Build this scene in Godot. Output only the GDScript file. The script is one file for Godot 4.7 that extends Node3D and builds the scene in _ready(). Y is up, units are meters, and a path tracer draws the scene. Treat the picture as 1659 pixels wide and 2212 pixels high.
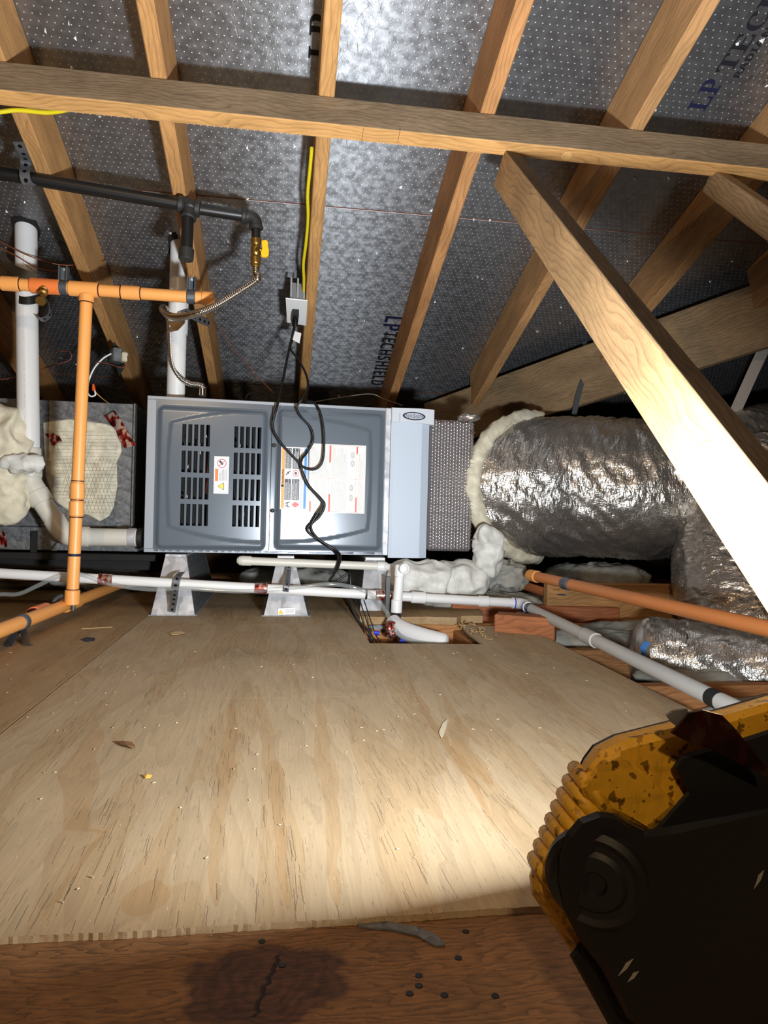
extends Node3D
# An attic with a horizontal furnace, seen past a work light that stands on a joist.
# Room axes: x to the right along the furnace, y up from the plywood deck, z towards the camera.

const W := 1659.0
const H := 2212.0
const F := 1530.0                 # focal length in pixels of the 1659 x 2212 frame
const EYE := Vector3(0, 0.36, 0)
const RY := 1.92                  # rafter undersides lie in the plane y = RY + z / 3
const RS := 1.0 / 3.0
const SH := 0.165                 # sheathing foil lies this far above the rafter undersides
var cam_basis: Basis
var M := {}
var taken := {}
var rng := RandomNumberGenerator.new()

func _ready():
	rng.seed = 77
	camera_and_light()
	materials()
	shell()
	framing()
	deck()
	furnace()
	filter_cabinet()
	plenum_side()
	ducts()
	insulation()
	gas_line()
	sprinkler()
	vent_pipes()
	drains()
	electrics()
	straps()
	work_light()
	litter()
	fill_bulb()

# ---------------------------------------------------------------- camera, light
func camera_and_light():
	cam_basis = Basis(Vector3.UP, deg_to_rad(-8.1)) * Basis(Vector3.RIGHT, deg_to_rad(-0.2)) * Basis(Vector3.BACK, deg_to_rad(1.5))
	var cam := Camera3D.new()
	cam.name = "camera"
	cam.fov = rad_to_deg(2.0 * atan(H / 2.0 / F))
	cam.near = 0.02
	cam.far = 60.0
	add_child(cam)
	cam.transform = Transform3D(cam_basis, EYE)
	cam.current = true
	var we := WorldEnvironment.new()
	we.name = "environment"
	var e := Environment.new()
	e.background_mode = Environment.BG_COLOR
	e.background_color = Color(0, 0, 0)
	e.tonemap_mode = Environment.TONE_MAPPER_LINEAR
	e.tonemap_exposure = 1.03
	e.sdfgi_enabled = true
	e.ssao_enabled = true
	e.ssil_enabled = true
	we.environment = e
	add_child(we)
	# the work light's diode panel
	var l := AreaLight3D.new()
	l.name = "work_light_glow"
	l.area_size = Vector2(0.11, 0.045)
	l.light_energy = LAMP_ENERGY
	l.light_color = Color(0.95, 0.975, 1.0)
	l.area_range = 12.0
	l.area_attenuation = 2.0
	l.shadow_enabled = true
	add_child(l)
	# the reflector throws a wide beam forward from the same board
	var b := SpotLight3D.new()
	b.name = "work_light_beam"
	b.light_color = Color(0.95, 0.975, 1.0)
	b.light_energy = BEAM_ENERGY
	b.light_size = 0.05
	b.spot_angle = 58.0
	b.spot_angle_attenuation = 0.55
	b.spot_range = 12.0
	b.spot_attenuation = 2.0
	b.shadow_enabled = true
	add_child(b)
	b.transform = Transform3D(Basis(Vector3.UP, deg_to_rad(14)) * Basis(Vector3.RIGHT, deg_to_rad(37)), diode_frame() * Vector3(0, 0, -0.01))
	l.transform = diode_frame() * Transform3D(Basis(), Vector3(0.0, 0.0, -0.004))

# an added fill bulb, unseen behind the camera, to lift the dark foreground
func fill_bulb():
	var at := Vector3(-0.5, 1.62, 1.7)
	var b := thing("added_fill_bulb", "added fill bulb, unseen behind the camera", "bulb", at)
	var st := mb()
	var prof := []
	for k in 13: prof.append([-0.045 * cos(k * PI / 12.0), 0.045 * sin(k * PI / 12.0)])
	lathe(st, at, Vector3.UP, prof, 20)
	var gm := mat(Color(0.95, 0.9, 0.8), 0.4)
	gm.emission_enabled = true
	gm.emission = Color(1.0, 0.80, 0.55)
	gm.emission_energy_multiplier = 1.0
	obj("globe", st, gm, b)
	st = mb()
	lathe(st, at + Vector3(0, 0.04, 0), Vector3.UP, [[0, 0.0], [0, 0.016], [0.03, 0.016], [0.034, 0.006], [0.9, 0.004], [0.9, 0.0]], 14)
	obj("socket", st, M.black, b)
	var l := OmniLight3D.new()
	l.name = "fill_glow"
	l.light_color = Color(1.0, 0.86, 0.68)
	l.light_energy = FILL_ENERGY
	l.light_size = 0.045
	l.omni_range = 12.0
	l.omni_attenuation = 2.0
	l.shadow_enabled = true
	add_child(l)
	l.position = at
const FILL_ENERGY := 2.2
const BEAM_ENERGY := 2.05
const LAMP_ENERGY := 3.1
const LAMP_AT := Vector3(0.262, 0.178, -0.385)
func lamp_frame() -> Transform3D:
	return Transform3D(Basis(Vector3.UP, deg_to_rad(8)) * Basis(Vector3.RIGHT, deg_to_rad(10)) * Basis(Vector3.BACK, deg_to_rad(4)), LAMP_AT)
func diode_frame() -> Transform3D:      # the diode board is set at a slant in the lamp's mouth
	return Transform3D(Basis(Vector3.UP, deg_to_rad(13)) * Basis(Vector3.RIGHT, deg_to_rad(45)), lamp_frame() * Vector3(0.018, 0.018, -0.058))

# ---------------------------------------------------------------- measuring: a photo pixel meets a plane of the room
func ray(x: float, y: float) -> Vector3:
	return cam_basis * Vector3((x - W / 2.0) / F, -(y - H / 2.0) / F, -1.0)
func pz(x: float, y: float, z: float) -> Vector3:
	var d := ray(x, y)
	return EYE + d * (z / d.z)
func py(x: float, y: float, h: float) -> Vector3:
	var d := ray(x, y)
	return EYE + d * ((h - EYE.y) / d.y)
func pr(x: float, y: float, off := 0.0) -> Vector3:
	var n := Vector3(0, 1, -RS)
	var d := ray(x, y)
	return EYE + d * ((RY + off * sqrt(1 + RS * RS) - n.dot(EYE)) / n.dot(d))
func ppl(x: float, y: float, n: Vector3, p: Vector3) -> Vector3:
	var d := ray(x, y)
	return EYE + d * (n.dot(p - EYE) / n.dot(d))
func zs(a: Array) -> Array:       # [Vector3(px, py, z) ...] -> points
	var r := []
	for v in a: r.append(pz(v.x, v.y, v.z))
	return r
func roof_y(z: float, off := 0.0) -> float:
	return RY + z * RS + off * sqrt(1 + RS * RS)

# ---------------------------------------------------------------- scene helpers
func numbered(called: String) -> String:
	var n: int = taken.get(called, 0)
	taken[called] = n + 1
	return called if n == 0 else "%s_%03d" % [called, n]
func thing(called: String, label: String, category: String, at := Vector3.ZERO, group := "") -> Node3D:
	var o := Node3D.new()
	o.name = numbered(called)
	add_child(o, true)
	o.position = at
	return tag(o, label, category, group)
func tag(o: Node3D, label: String, category: String, group := "") -> Node3D:
	o.set_meta("label", label)
	o.set_meta("category", category)
	if group: o.set_meta("group", group)
	return o
func struct(called: String) -> Node3D:
	var o := Node3D.new()
	o.name = numbered(called)
	o.set_meta("kind", "structure")
	add_child(o, true)
	return o
# commits a SurfaceTool (its points in room space) as one named mesh under parent
func obj(called: String, st: SurfaceTool, m: Material, parent: Node3D = null, smooth := false) -> MeshInstance3D:
	var o := MeshInstance3D.new()
	if smooth:
		st.index()
	st.generate_normals()
	o.mesh = st.commit()
	o.material_override = m
	place(o, called, parent)
	return o
func place(o: Node3D, called: String, parent: Node3D = null):
	if parent == null:
		o.name = numbered(called)
		add_child(o, true)
	else:
		o.name = called
		var inv := Transform3D()
		var p: Node = parent
		while p != self and p is Node3D:
			inv = p.transform * inv
			p = p.get_parent()
		var g := o.transform
		parent.add_child(o, true)
		o.transform = inv.affine_inverse() * g
func mb() -> SurfaceTool:
	var st := SurfaceTool.new()
	st.begin(Mesh.PRIMITIVE_TRIANGLES)
	st.set_uv(Vector2.ZERO)
	return st
func tri(st: SurfaceTool, a: Vector3, b: Vector3, c: Vector3, s := 0):
	st.set_smooth_group(s if s >= 0 else -1)
	st.add_vertex(a); st.add_vertex(b); st.add_vertex(c)
func quad(st: SurfaceTool, a: Vector3, b: Vector3, c: Vector3, d: Vector3, flat := true):   # clockwise seen from its front
	st.set_smooth_group(-1 if flat else 0)
	for k in [[a, Vector2(0, 0)], [b, Vector2(1, 0)], [c, Vector2(1, 1)], [a, Vector2(0, 0)], [c, Vector2(1, 1)], [d, Vector2(0, 1)]]:
		st.set_uv(k[1])
		st.add_vertex(k[0])
func box(st: SurfaceTool, xf: Transform3D, size: Vector3, bev := 0.002):
	var h := size * 0.5
	var b: float = minf(bev, minf(h.x, minf(h.y, h.z)) * 0.6)
	# chamfered box: six faces, twelve edges, eight corners
	var P := func(sx, sy, sz, ax): # the corner vertex lying on the face across axis ax
		var v := Vector3(sx * h.x, sy * h.y, sz * h.z)
		for i in 3:
			if i != ax: v[i] -= sign(v[i]) * b
		return xf * v
	for ax in 3:
		var u := (ax + 1) % 3
		var w := (ax + 2) % 3
		for s in [-1, 1]:
			var c := []
			for k in [[-1, -1], [1, -1], [1, 1], [-1, 1]]:
				var g := [0, 0, 0]
				g[ax] = s; g[u] = k[0]; g[w] = k[1]
				c.append(P.call(g[0], g[1], g[2], ax))
			if s > 0: quad(st, c[3], c[2], c[1], c[0])
			else: quad(st, c[0], c[1], c[2], c[3])
		for s in [-1, 1]:
			for t in [-1, 1]:   # edges along ax
				var g0 := [0, 0, 0]
				g0[ax] = -1; g0[u] = s; g0[w] = t
				var g1 := g0.duplicate()
				g1[ax] = 1
				var a = P.call(g0[0], g0[1], g0[2], u)
				var b2 = P.call(g1[0], g1[1], g1[2], u)
				var c2 = P.call(g1[0], g1[1], g1[2], w)
				var d = P.call(g0[0], g0[1], g0[2], w)
				if s * t > 0: quad(st, a, b2, c2, d)
				else: quad(st, d, c2, b2, a)
	for sx in [-1, 1]:
		for sy in [-1, 1]:
			for sz in [-1, 1]:
				var a = P.call(sx, sy, sz, 0)
				var b3 = P.call(sx, sy, sz, 1)
				var c = P.call(sx, sy, sz, 2)
				if sx * sy * sz > 0: tri(st, c, b3, a, -1)
				else: tri(st, a, b3, c, -1)
func bx(st: SurfaceTool, lo: Vector3, hi: Vector3, bev := 0.002):
	box(st, Transform3D(Basis(), (lo + hi) * 0.5), (hi - lo).abs(), bev)
func along(a: Vector3, b: Vector3, up := Vector3.UP) -> Basis:
	var x := (b - a).normalized()
	var z := x.cross(up).normalized()
	return Basis(x, z.cross(x), z)
# a board from a to b (its centre line), h along up, w across: a node with its own axes so that the grain runs along it
func board(called: String, a: Vector3, b: Vector3, up: Vector3, h: float, w: float, m: Material, parent: Node3D = null, side: Material = null) -> MeshInstance3D:
	var st := mb()
	box(st, Transform3D(), Vector3(a.distance_to(b), h, w), 0.003)
	var o := MeshInstance3D.new()
	st.generate_normals()
	o.mesh = st.commit()
	o.material_override = m
	o.transform = Transform3D(along(a, b, up), (a + b) * 0.5)
	place(o, called, parent)
	return o
func smooth_path(pts: Array, n := 6) -> Array:
	var r := []
	for i in pts.size() - 1:
		var p0: Vector3 = pts[maxi(i - 1, 0)]
		var p1: Vector3 = pts[i]
		var p2: Vector3 = pts[i + 1]
		var p3: Vector3 = pts[mini(i + 2, pts.size() - 1)]
		for k in n:
			r.append(p1.cubic_interpolate(p2, p0, p3, float(k) / n))
	r.append(pts[-1])
	return r
# a tube through pts; rad is a number or a Callable(i, t) -> radius
func tube(st: SurfaceTool, pts: Array, rad, seg := 16, caps := true, uvlen := 1.0):
	var n := pts.size()
	var rings := []
	var up := Vector3.UP
	var run := 0.0
	var d0: Vector3 = (pts[1] - pts[0]).normalized()
	if absf(d0.dot(up)) > 0.9: up = Vector3.BACK
	var side := d0.cross(up).normalized()
	for i in n:
		var d: Vector3 = ((pts[mini(i + 1, n - 1)] - pts[maxi(i - 1, 0)]) as Vector3).normalized()
		side = (side - d * side.dot(d)).normalized()
		var v := side.cross(d).normalized()
		if i: run += pts[i].distance_to(pts[i - 1])
		var ring := []
		for k in seg + 1:
			var a := TAU * k / seg
			var r: float = rad if not rad is Callable else rad.call(i, a)
			ring.append([pts[i] + (side * cos(a) + v * sin(a)) * r, Vector2(run / uvlen, float(k) / seg)])
		rings.append(ring)
	st.set_smooth_group(0)
	for i in n - 1:
		for k in seg:
			var a = rings[i][k]; var b = rings[i + 1][k]; var c = rings[i + 1][k + 1]; var d = rings[i][k + 1]
			for q in [a, c, b, a, d, c]:
				st.set_uv(q[1]); st.add_vertex(q[0])
	if caps:
		st.set_smooth_group(-1)
		for e in [0, n - 1]:
			var ring = rings[e]
			for k in seg:
				var t := [pts[e], ring[k][0], ring[k + 1][0]]
				if e == 0: t = [pts[e], ring[k + 1][0], ring[k][0]]
				for q in t:
					st.set_uv(Vector2.ZERO); st.add_vertex(q)
# turned shape: prof = [[distance along a->b in metres, radius] ...]
func lathe(st: SurfaceTool, a: Vector3, dir: Vector3, prof: Array, seg := 20, flat := false):
	var d := dir.normalized()
	var s := d.cross(Vector3.UP if absf(d.y) < 0.9 else Vector3.BACK).normalized()
	var v := s.cross(d)
	for i in prof.size() - 1:
		var steep: bool = flat
		st.set_smooth_group(-1 if steep else i + 1)
		for k in seg:
			var q := []
			for g in [[i, k], [i + 1, k], [i + 1, k + 1], [i, k + 1]]:
				var an: float = TAU * g[1] / seg
				q.append(a + d * prof[g[0]][0] + (s * cos(an) + v * sin(an)) * prof[g[0]][1])
			for t in [q[0], q[2], q[1], q[0], q[3], q[2]]:
				st.add_vertex(t)
# outline in a plane, thickened along depth
func slab(st: SurfaceTool, pts: Array, depth: Vector3, inset := 0.0):
	var n := pts.size()
	var c := Vector3.ZERO
	for p in pts: c += p
	c /= n
	var ax: Vector3 = ((pts[1] - pts[0]) as Vector3).normalized()
	var nn := depth.normalized()
	ax = (ax - nn * ax.dot(nn)).normalized()
	var ay := nn.cross(ax)
	var flat := PackedVector2Array()
	var front := []
	for p in pts:
		var q: Vector3 = p + (c - p).normalized() * inset
		front.append(q)
		flat.append(Vector2((q - c).dot(ax), (q - c).dot(ay)))
	var idx := Geometry2D.triangulate_polygon(flat)
	st.set_smooth_group(-1)
	var ccw := not Geometry2D.is_polygon_clockwise(flat)
	for i in range(0, idx.size(), 3):
		var t := [front[idx[i]], front[idx[i + 1]], front[idx[i + 2]]]
		var nrm: Vector3 = (t[1] - t[0]).cross(t[2] - t[0])
		if nrm.dot(nn) < 0: t = [t[0], t[2], t[1]]   # front faces away from depth; clockwise
		for p in t: st.add_vertex(p)
		var bk := [t[0] + depth, t[2] + depth, t[1] + depth]
		for p in bk: st.add_vertex(p)
	var b := depth.normalized() * minf(inset, depth.length() * 0.5)
	for i in n:
		var j := (i + 1) % n
		var loops := [[front[i], front[j]], [pts[i] + b, pts[j] + b], [pts[i] + depth, pts[j] + depth]] if inset > 0.0 else [[front[i], front[j]], [pts[i] + depth, pts[j] + depth]]
		for k in loops.size() - 1:
			var q := [loops[k][0], loops[k][1], loops[k + 1][1], loops[k + 1][0]]
			var out: Vector3 = ((q[0] + q[1]) * 0.5 - c)
			out -= nn * out.dot(nn)
			var nr: Vector3 = (q[1] - q[0]).cross(q[2] - q[0])
			if nr.length() < 1e-12: nr = (q[2] - q[0]).cross(q[3] - q[0])
			var edge: Vector3 = (pts[j] - pts[i])
			var outn := edge.cross(nn) * (1.0 if ccw else -1.0)
			if nr.dot(outn) > 0: q = [q[3], q[2], q[1], q[0]]
			quad(st, q[0], q[1], q[2], q[3])
# flat band that follows pts; wv = width direction
func band(st: SurfaceTool, pts: Array, wv: Vector3, width: float, thick := 0.0015):
	var run := 0.0
	var n := pts.size()
	st.set_smooth_group(0)
	var rows := []
	for i in n:
		var d: Vector3 = ((pts[mini(i + 1, n - 1)] - pts[maxi(i - 1, 0)]) as Vector3).normalized()
		var wd := (wv - d * wv.dot(d)).normalized()
		var nn := d.cross(wd).normalized() * thick * 0.5
		if i: run += pts[i].distance_to(pts[i - 1])
		rows.append([pts[i] - wd * width * 0.5 + nn, pts[i] + wd * width * 0.5 + nn, pts[i] + wd * width * 0.5 - nn, pts[i] - wd * width * 0.5 - nn, run / width])
	for i in n - 1:
		var a = rows[i]; var b = rows[i + 1]
		for k in 4:
			var l := (k + 1) % 4
			st.set_smooth_group(k + 1)
			var va := [0.0, 1.0, 1.0, 0.0]
			var q := [[a[k], Vector2(a[4], va[k])], [a[l], Vector2(a[4], va[l])], [b[l], Vector2(b[4], va[l])], [b[k], Vector2(b[4], va[k])]]
			for t in [q[0], q[1], q[2], q[0], q[2], q[3]]:
				st.set_uv(t[1]); st.add_vertex(t[0])
	for e in [0, n - 1]:
		var r = rows[e]
		if e == 0: quad(st, r[3], r[2], r[1], r[0])
		else: quad(st, r[0], r[1], r[2], r[3])
# a lump: unit sphere scaled by size, pushed in and out by noise
func lump(st: SurfaceTool, at: Vector3, size: Vector3, amp: float, freq: float, sd: int, nu := 40, nv := 24, turn := 0.0):
	var ns := FastNoiseLite.new()
	ns.seed = sd
	ns.frequency = freq
	ns.fractal_octaves = 2
	ns.fractal_gain = 0.4
	var B := Basis(Vector3.UP, turn)
	var g := []
	for j in nv + 1:
		var row := []
		for i in nu + 1:
			var th := PI * j / nv
			var ph := TAU * (i % nu) / nu
			var n := Vector3(sin(th) * cos(ph), cos(th), sin(th) * sin(ph))
			var q := Vector3(signf(n.x) * pow(absf(n.x), 0.8), signf(n.y) * pow(absf(n.y), 0.8), signf(n.z) * pow(absf(n.z), 0.8)) * size
			var w := 1.0 - absf(ns.get_noise_3dv(q * 1.0 + at)) * 1.3
			q += n * (w - 0.5) * amp
			row.append(at + B * q)
		g.append(row)
	st.set_smooth_group(0)
	for j in nv:
		for i in nu:
			for q in [g[j][i], g[j + 1][i], g[j + 1][i + 1], g[j][i], g[j + 1][i + 1], g[j][i + 1]]:
				st.add_vertex(q)
func words(called: String, text: String, height: float, xf: Transform3D, m: Material, parent: Node3D, face := "Droid Sans", bold := false, wide := 1.0, depth := 0.0006, centre := true) -> MeshInstance3D:
	var t := TextMesh.new()
	var f := SystemFont.new()
	f.font_names = PackedStringArray([face])
	if bold: f.font_weight = 700
	t.font = f
	t.text = text
	t.font_size = 32
	t.pixel_size = height / 32.0 / 0.72
	t.depth = depth
	t.curve_step = 4.0
	t.horizontal_alignment = HORIZONTAL_ALIGNMENT_CENTER if centre else HORIZONTAL_ALIGNMENT_LEFT
	var o := MeshInstance3D.new()
	o.mesh = t
	o.material_override = m
	o.transform = xf * Transform3D(Basis().scaled(Vector3(wide, 1, 1)), Vector3.ZERO)
	place(o, called, parent)
	return o

# ---------------------------------------------------------------- materials
func mat(c: Color, rough := 0.6, metal := 0.0) -> StandardMaterial3D:
	var m := StandardMaterial3D.new()
	m.albedo_color = c
	m.roughness = rough
	m.metallic = metal
	return m
func c8(r, g, b) -> Color:
	return Color(r / 255.0, g / 255.0, b / 255.0)
func tex(im: Image) -> ImageTexture:
	return ImageTexture.create_from_image(im)
func noise(sd: int, fr: float, oct := 4, kind := FastNoiseLite.TYPE_SIMPLEX_SMOOTH) -> FastNoiseLite:
	var n := FastNoiseLite.new()
	n.seed = sd
	n.frequency = fr
	n.fractal_octaves = oct
	n.noise_type = kind
	return n
func grey(w: int, h: int, fn: Callable) -> Image:
	var d := PackedByteArray()
	d.resize(w * h)
	var i := 0
	for y in h:
		for x in w:
			d[i] = clampi(int(fn.call(x, y) * 255.0), 0, 255)
			i += 1
	return Image.create_from_data(w, h, false, Image.FORMAT_L8, d)
func bump(im: Image, k: float) -> ImageTexture:
	var b: Image = im.duplicate()
	b.convert(Image.FORMAT_RGBA8)
	b.bump_map_to_normal_map(k)
	return tex(b)
func grain_image(sd: int, rings: int, line: float, streak: float) -> Image:
	var w := 1024
	var h := 512
	var n1 := noise(sd, 0.55, 3)
	var n2 := noise(sd + 1, 1.0, 2)
	var d := PackedByteArray()
	d.resize(w * h)
	var i := 0
	for y in h:
		var v := float(y) / h
		for x in w:
			var a := TAU * x / w
			var cx := cos(a)
			var cy := sin(a)
			var t := v * rings + 2.6 * n1.get_noise_3d(cx, cy, v * 4.0)
			var r := t - floorf(t)
			var late := r * r * r * r * (1.0 if r < 0.93 else (1.0 - r) / 0.07)
			var fine := n2.get_noise_3d(cx * 5.0, cy * 5.0, v * 160.0)
			var wide := n1.get_noise_3d(cx * 1.4 + 9.0, cy * 1.4, v * 7.0)
			d[i] = clampi(int((0.86 - line * late + streak * fine + 0.12 * wide) * 255.0), 0, 255)
			i += 1
	return Image.create_from_data(w, h, false, Image.FORMAT_L8, d)
var wood_n := 0
func wood(c: Color, weathered := false) -> StandardMaterial3D:
	var m := mat(c, 0.75)
	m.metallic_specular = 0.3
	m.albedo_texture = M.grain_old if weathered else M.grain
	m.normal_enabled = true
	m.normal_texture = M.grain_n
	m.normal_scale = 0.5 if not weathered else 0.9
	m.uv1_triplanar = true
	m.uv1_triplanar_sharpness = 8.0
	m.uv1_scale = Vector3(0.9, 3.3, 3.3)
	wood_n += 1
	m.uv1_offset = Vector3(fmod(wood_n * 0.377, 1.0), fmod(wood_n * 0.713, 1.0), fmod(wood_n * 0.291, 1.0))
	return m
func strokes(im: Image, count: int, lmin: float, lmax: float, val: float, w: int, sd: int, spread := PI, base := 0.0):
	var r := RandomNumberGenerator.new()
	r.seed = sd
	var sw := im.get_width()
	var sh := im.get_height()
	for k in count:
		var x := r.randf() * sw
		var y := r.randf() * sh
		var a := base + (r.randf() - 0.5) * 2.0 * spread
		var n := int(r.randf_range(lmin, lmax))
		var dv := r.randf_range(-val, val)
		for s in n:
			x += cos(a); y += sin(a)
			var fade := sin(PI * (s + 0.5) / n)
			for q in w:
				var ix := posmod(int(x + q * sin(a)), sw)
				var iy := posmod(int(y - q * cos(a)), sh)
				var o := im.get_pixel(ix, iy).r + dv * fade
				im.set_pixel(ix, iy, Color(o, o, o))
func materials():
	var g1 := grain_image(11, 22, 0.17, 0.08)
	var g2 := grain_image(23, 26, 0.18, 0.15)
	M.grain = tex(g1)
	M.grain_old = tex(g2)
	M.grain_n = bump(g2, 2.0)
	# radiant-barrier foil: flake-board print-through, perforation dots
	var n1 := noise(5, 0.02, 3)
	var fh := grey(512, 512, func(x, y): return 0.5 + 0.1 * n1.get_noise_2d(x, y))
	strokes(fh, 1500, 14, 46, 0.16, 2, 3)
	strokes(fh, 260, 30, 90, 0.25, 2, 4)
	var fa := Image.create(512, 512, false, Image.FORMAT_RGB8)
	fa.fill(Color(0.66, 0.67, 0.69))
	var fo := Image.create(512, 512, false, Image.FORMAT_RGB8)
	
	var bl := noise(8, 0.015, 3)
	for y in 512:
		for x in 512:
			var q := bl.get_noise_2d(x, y)
			var k := 0.60 + 0.08 * q
			fa.set_pixel(x, y, Color(k, k * 1.01, k * 1.03))
			fo.set_pixel(x, y, Color(1.0, 0.375 + 0.08 * q, 0.84))
	for j in 16:
		for i in 16:
			var cx := i * 32 + 16 + (8 if j % 2 else -8)
			var cy := j * 32 + 16
			for yy in range(-3, 4):
				for xx in range(-3, 4):
					if xx * xx + yy * yy <= 8:
						var px := posmod(cx + xx, 512)
						var p2 := posmod(cy + yy, 512)
						fa.set_pixel(px, p2, Color(0.84, 0.84, 0.85))
						fo.set_pixel(px, p2, Color(1.0, 0.6, 0.35))
						fh.set_pixel(px, p2, Color(0.95, 0.95, 0.95))
	var foil := ORMMaterial3D.new()
	foil.albedo_texture = tex(fa)
	foil.orm_texture = tex(fo)
	foil.normal_enabled = true
	foil.normal_texture = bump(fh, 3.0)
	foil.normal_scale = 0.3
	foil.anisotropy_enabled = true
	foil.anisotropy = 0.95
	foil.uv1_triplanar = true
	foil.uv1_scale = Vector3(3.4, 3.4, 3.4)
	M.foil = foil
	M.foil_edge = wood(c8(120, 84, 56), true)
	# duct jacket
	var rid := noise(31, 0.012, 3)
	var dh := grey(512, 512, func(x, y):
		var a := 1.0 - absf(rid.get_noise_2d(x * 2.6, y * 0.7)) * 2.2
		var b := 1.0 - absf(rid.get_noise_2d(x * 1.2 + 900.0, y * 2.2)) * 2.5
		return 0.25 + 0.3 * a + 0.2 * b)
	strokes(dh, 1100, 20, 70, 0.22, 2, 9, 0.45, PI * 0.5)
	strokes(dh, 500, 10, 30, 0.2, 2, 10)
	var jacket := mat(Color(0.72, 0.70, 0.67), 0.30, 0.85)
	jacket.normal_enabled = true
	jacket.normal_texture = bump(dh, 5.0)
	jacket.normal_scale = 0.7
	jacket.uv1_scale = Vector3(2.0, 2.0, 1)
	M.jacket = jacket
	# bubble foil
	var bh := grey(256, 256, func(x, y):
		var u := fmod(x / 32.0, 1.0) - 0.5
		var v := fmod(y / 32.0 + (0.5 if int(x / 32.0) % 2 else 0.0), 1.0) - 0.5
		return clampf(1.0 - 2.6 * (u * u + v * v), 0, 1))
	var bubble := mat(Color(0.80, 0.78, 0.79), 0.26, 0.8)
	bubble.normal_enabled = true
	bubble.normal_texture = bump(bh, 12.0)
	bubble.normal_scale = 1.0
	bubble.uv1_triplanar = true
	bubble.uv1_scale = Vector3(11, 11, 11)
	M.bubble = bubble
	# galvanised sheet
	var cel := noise(40, 0.05, 1, FastNoiseLite.TYPE_CELLULAR)
	cel.cellular_return_type = FastNoiseLite.RETURN_CELL_VALUE
	var spots := noise(41, 0.02, 4)
	var gz := grey(256, 256, func(x, y): return 0.78 + 0.10 * cel.get_noise_2d(x, y) + 0.14 * spots.get_noise_2d(x, y))
	var galv := mat(c8(236, 238, 242), 0.4, 0.3)
	galv.albedo_texture = tex(gz)
	galv.uv1_triplanar = true
	galv.uv1_scale = Vector3(3, 3, 3)
	M.galv = galv
	var dull := galv.duplicate()
	dull.albedo_color = c8(138, 140, 141)
	dull.roughness = 0.55
	dull.uv1_scale = Vector3(8, 8, 8)
	M.galv_dull = dull
	# glass wool
	var fw := noise(50, 0.03, 5)
	var fh2 := grey(256, 256, func(x, y): return 0.5 + 0.5 * fw.get_noise_2d(x, y))
	strokes(fh2, 900, 8, 30, 0.2, 1, 12)
	var fib := mat(c8(236, 236, 228), 0.95)
	fib.metallic_specular = 0.1
	var fcol := grey(256, 256, func(x, y): return 0.88 + 0.16 * fw.get_noise_2d(x * 0.7 + 300.0, y * 0.7))
	fib.albedo_texture = tex(fcol)
	fib.normal_enabled = true
	fib.normal_texture = bump(fh2, 4.0)
	fib.normal_scale = 0.45
	fib.uv1_triplanar = true
	fib.uv1_scale = Vector3(4, 4, 4)
	M.wool = fib
	var cream := fib.duplicate()
	cream.albedo_color = c8(240, 232, 206)
	M.wool_cream = cream
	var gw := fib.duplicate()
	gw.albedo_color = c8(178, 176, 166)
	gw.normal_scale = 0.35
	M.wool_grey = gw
	# plastics, metals
	M.pvc = mat(c8(222, 222, 220), 0.32)
	M.pvc_old = mat(c8(205, 202, 190), 0.4)
	M.pvc_dusty = mat(c8(188, 186, 180), 0.6)
	M.orange = mat(c8(240, 165, 88), 0.4)
	M.orange_deep = mat(c8(232, 124, 60), 0.4)
	M.maroon = mat(c8(70, 22, 20), 0.5)
	M.iron = mat(c8(24, 24, 24), 0.38, 0.1)
	M.iron_fit = mat(c8(46, 46, 45), 0.5, 0.25)
	M.brass = mat(c8(150, 118, 58), 0.35, 0.85)
	M.yellow = mat(c8(240, 180, 20), 0.4)
	M.cable = mat(c8(225, 205, 30), 0.45)
	M.steel = mat(c8(215, 214, 210), 0.18, 1.0)
	M.black = mat(c8(14, 14, 15), 0.42)
	M.rubber = mat(c8(22, 22, 23), 0.6)
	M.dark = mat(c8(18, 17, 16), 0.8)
	M.white = mat(c8(232, 233, 232), 0.4)
	M.ink = mat(c8(12, 13, 24), 0.7)
	M.ink_blue = mat(c8(14, 16, 52), 0.7)
	M.ink_grey = mat(c8(120, 122, 124), 0.6)
	M.furnace = mat(c8(98, 107, 116), 0.22, 0.1)
	M.cabinet = mat(c8(150, 156, 163), 0.4, 0.2)
	M.filter = mat(c8(186, 198, 211), 0.42)
	M.filter_cap = mat(c8(196, 203, 209), 0.42)
	var tp := Image.create(128, 64, false, Image.FORMAT_RGB8)
	var tn := noise(60, 0.05, 3)
	for y in 64:
		for x in 128:
			var q := tn.get_noise_2d(x, y * 1.5)
			var r := Color(0.62, 0.16, 0.12)
			if q > 0.08: r = Color(0.78, 0.72, 0.66)
			elif q < -0.3: r = Color(0.25, 0.08, 0.07)
			tp.set_pixel(x, y, r)
	var tape := mat(Color.WHITE, 0.25, 0.7)
	tape.albedo_texture = tex(tp)
	tape.uv1_triplanar = true
	tape.uv1_scale = Vector3(6, 6, 6)
	M.tape = tape
	# perforated hanger band
	var st := Image.create(64, 64, false, Image.FORMAT_RGB8)
	st.fill(Color(0.42, 0.43, 0.44))
	for y in 64:
		for x in 64:
			if Vector2(x - 32, y - 32).length() < 13: st.set_pixel(x, y, Color(0.04, 0.04, 0.04))
	var hb := mat(Color.WHITE, 0.45, 0.5)
	hb.albedo_texture = tex(st)
	M.hanger = hb
	M.band_grey = mat(c8(96, 102, 108), 0.45, 0.6)
	var clear := mat(Color(0.75, 0.78, 0.78, 0.16), 0.08)
	clear.transparency = BaseMaterial3D.TRANSPARENCY_ALPHA
	M.clear = clear
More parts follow.
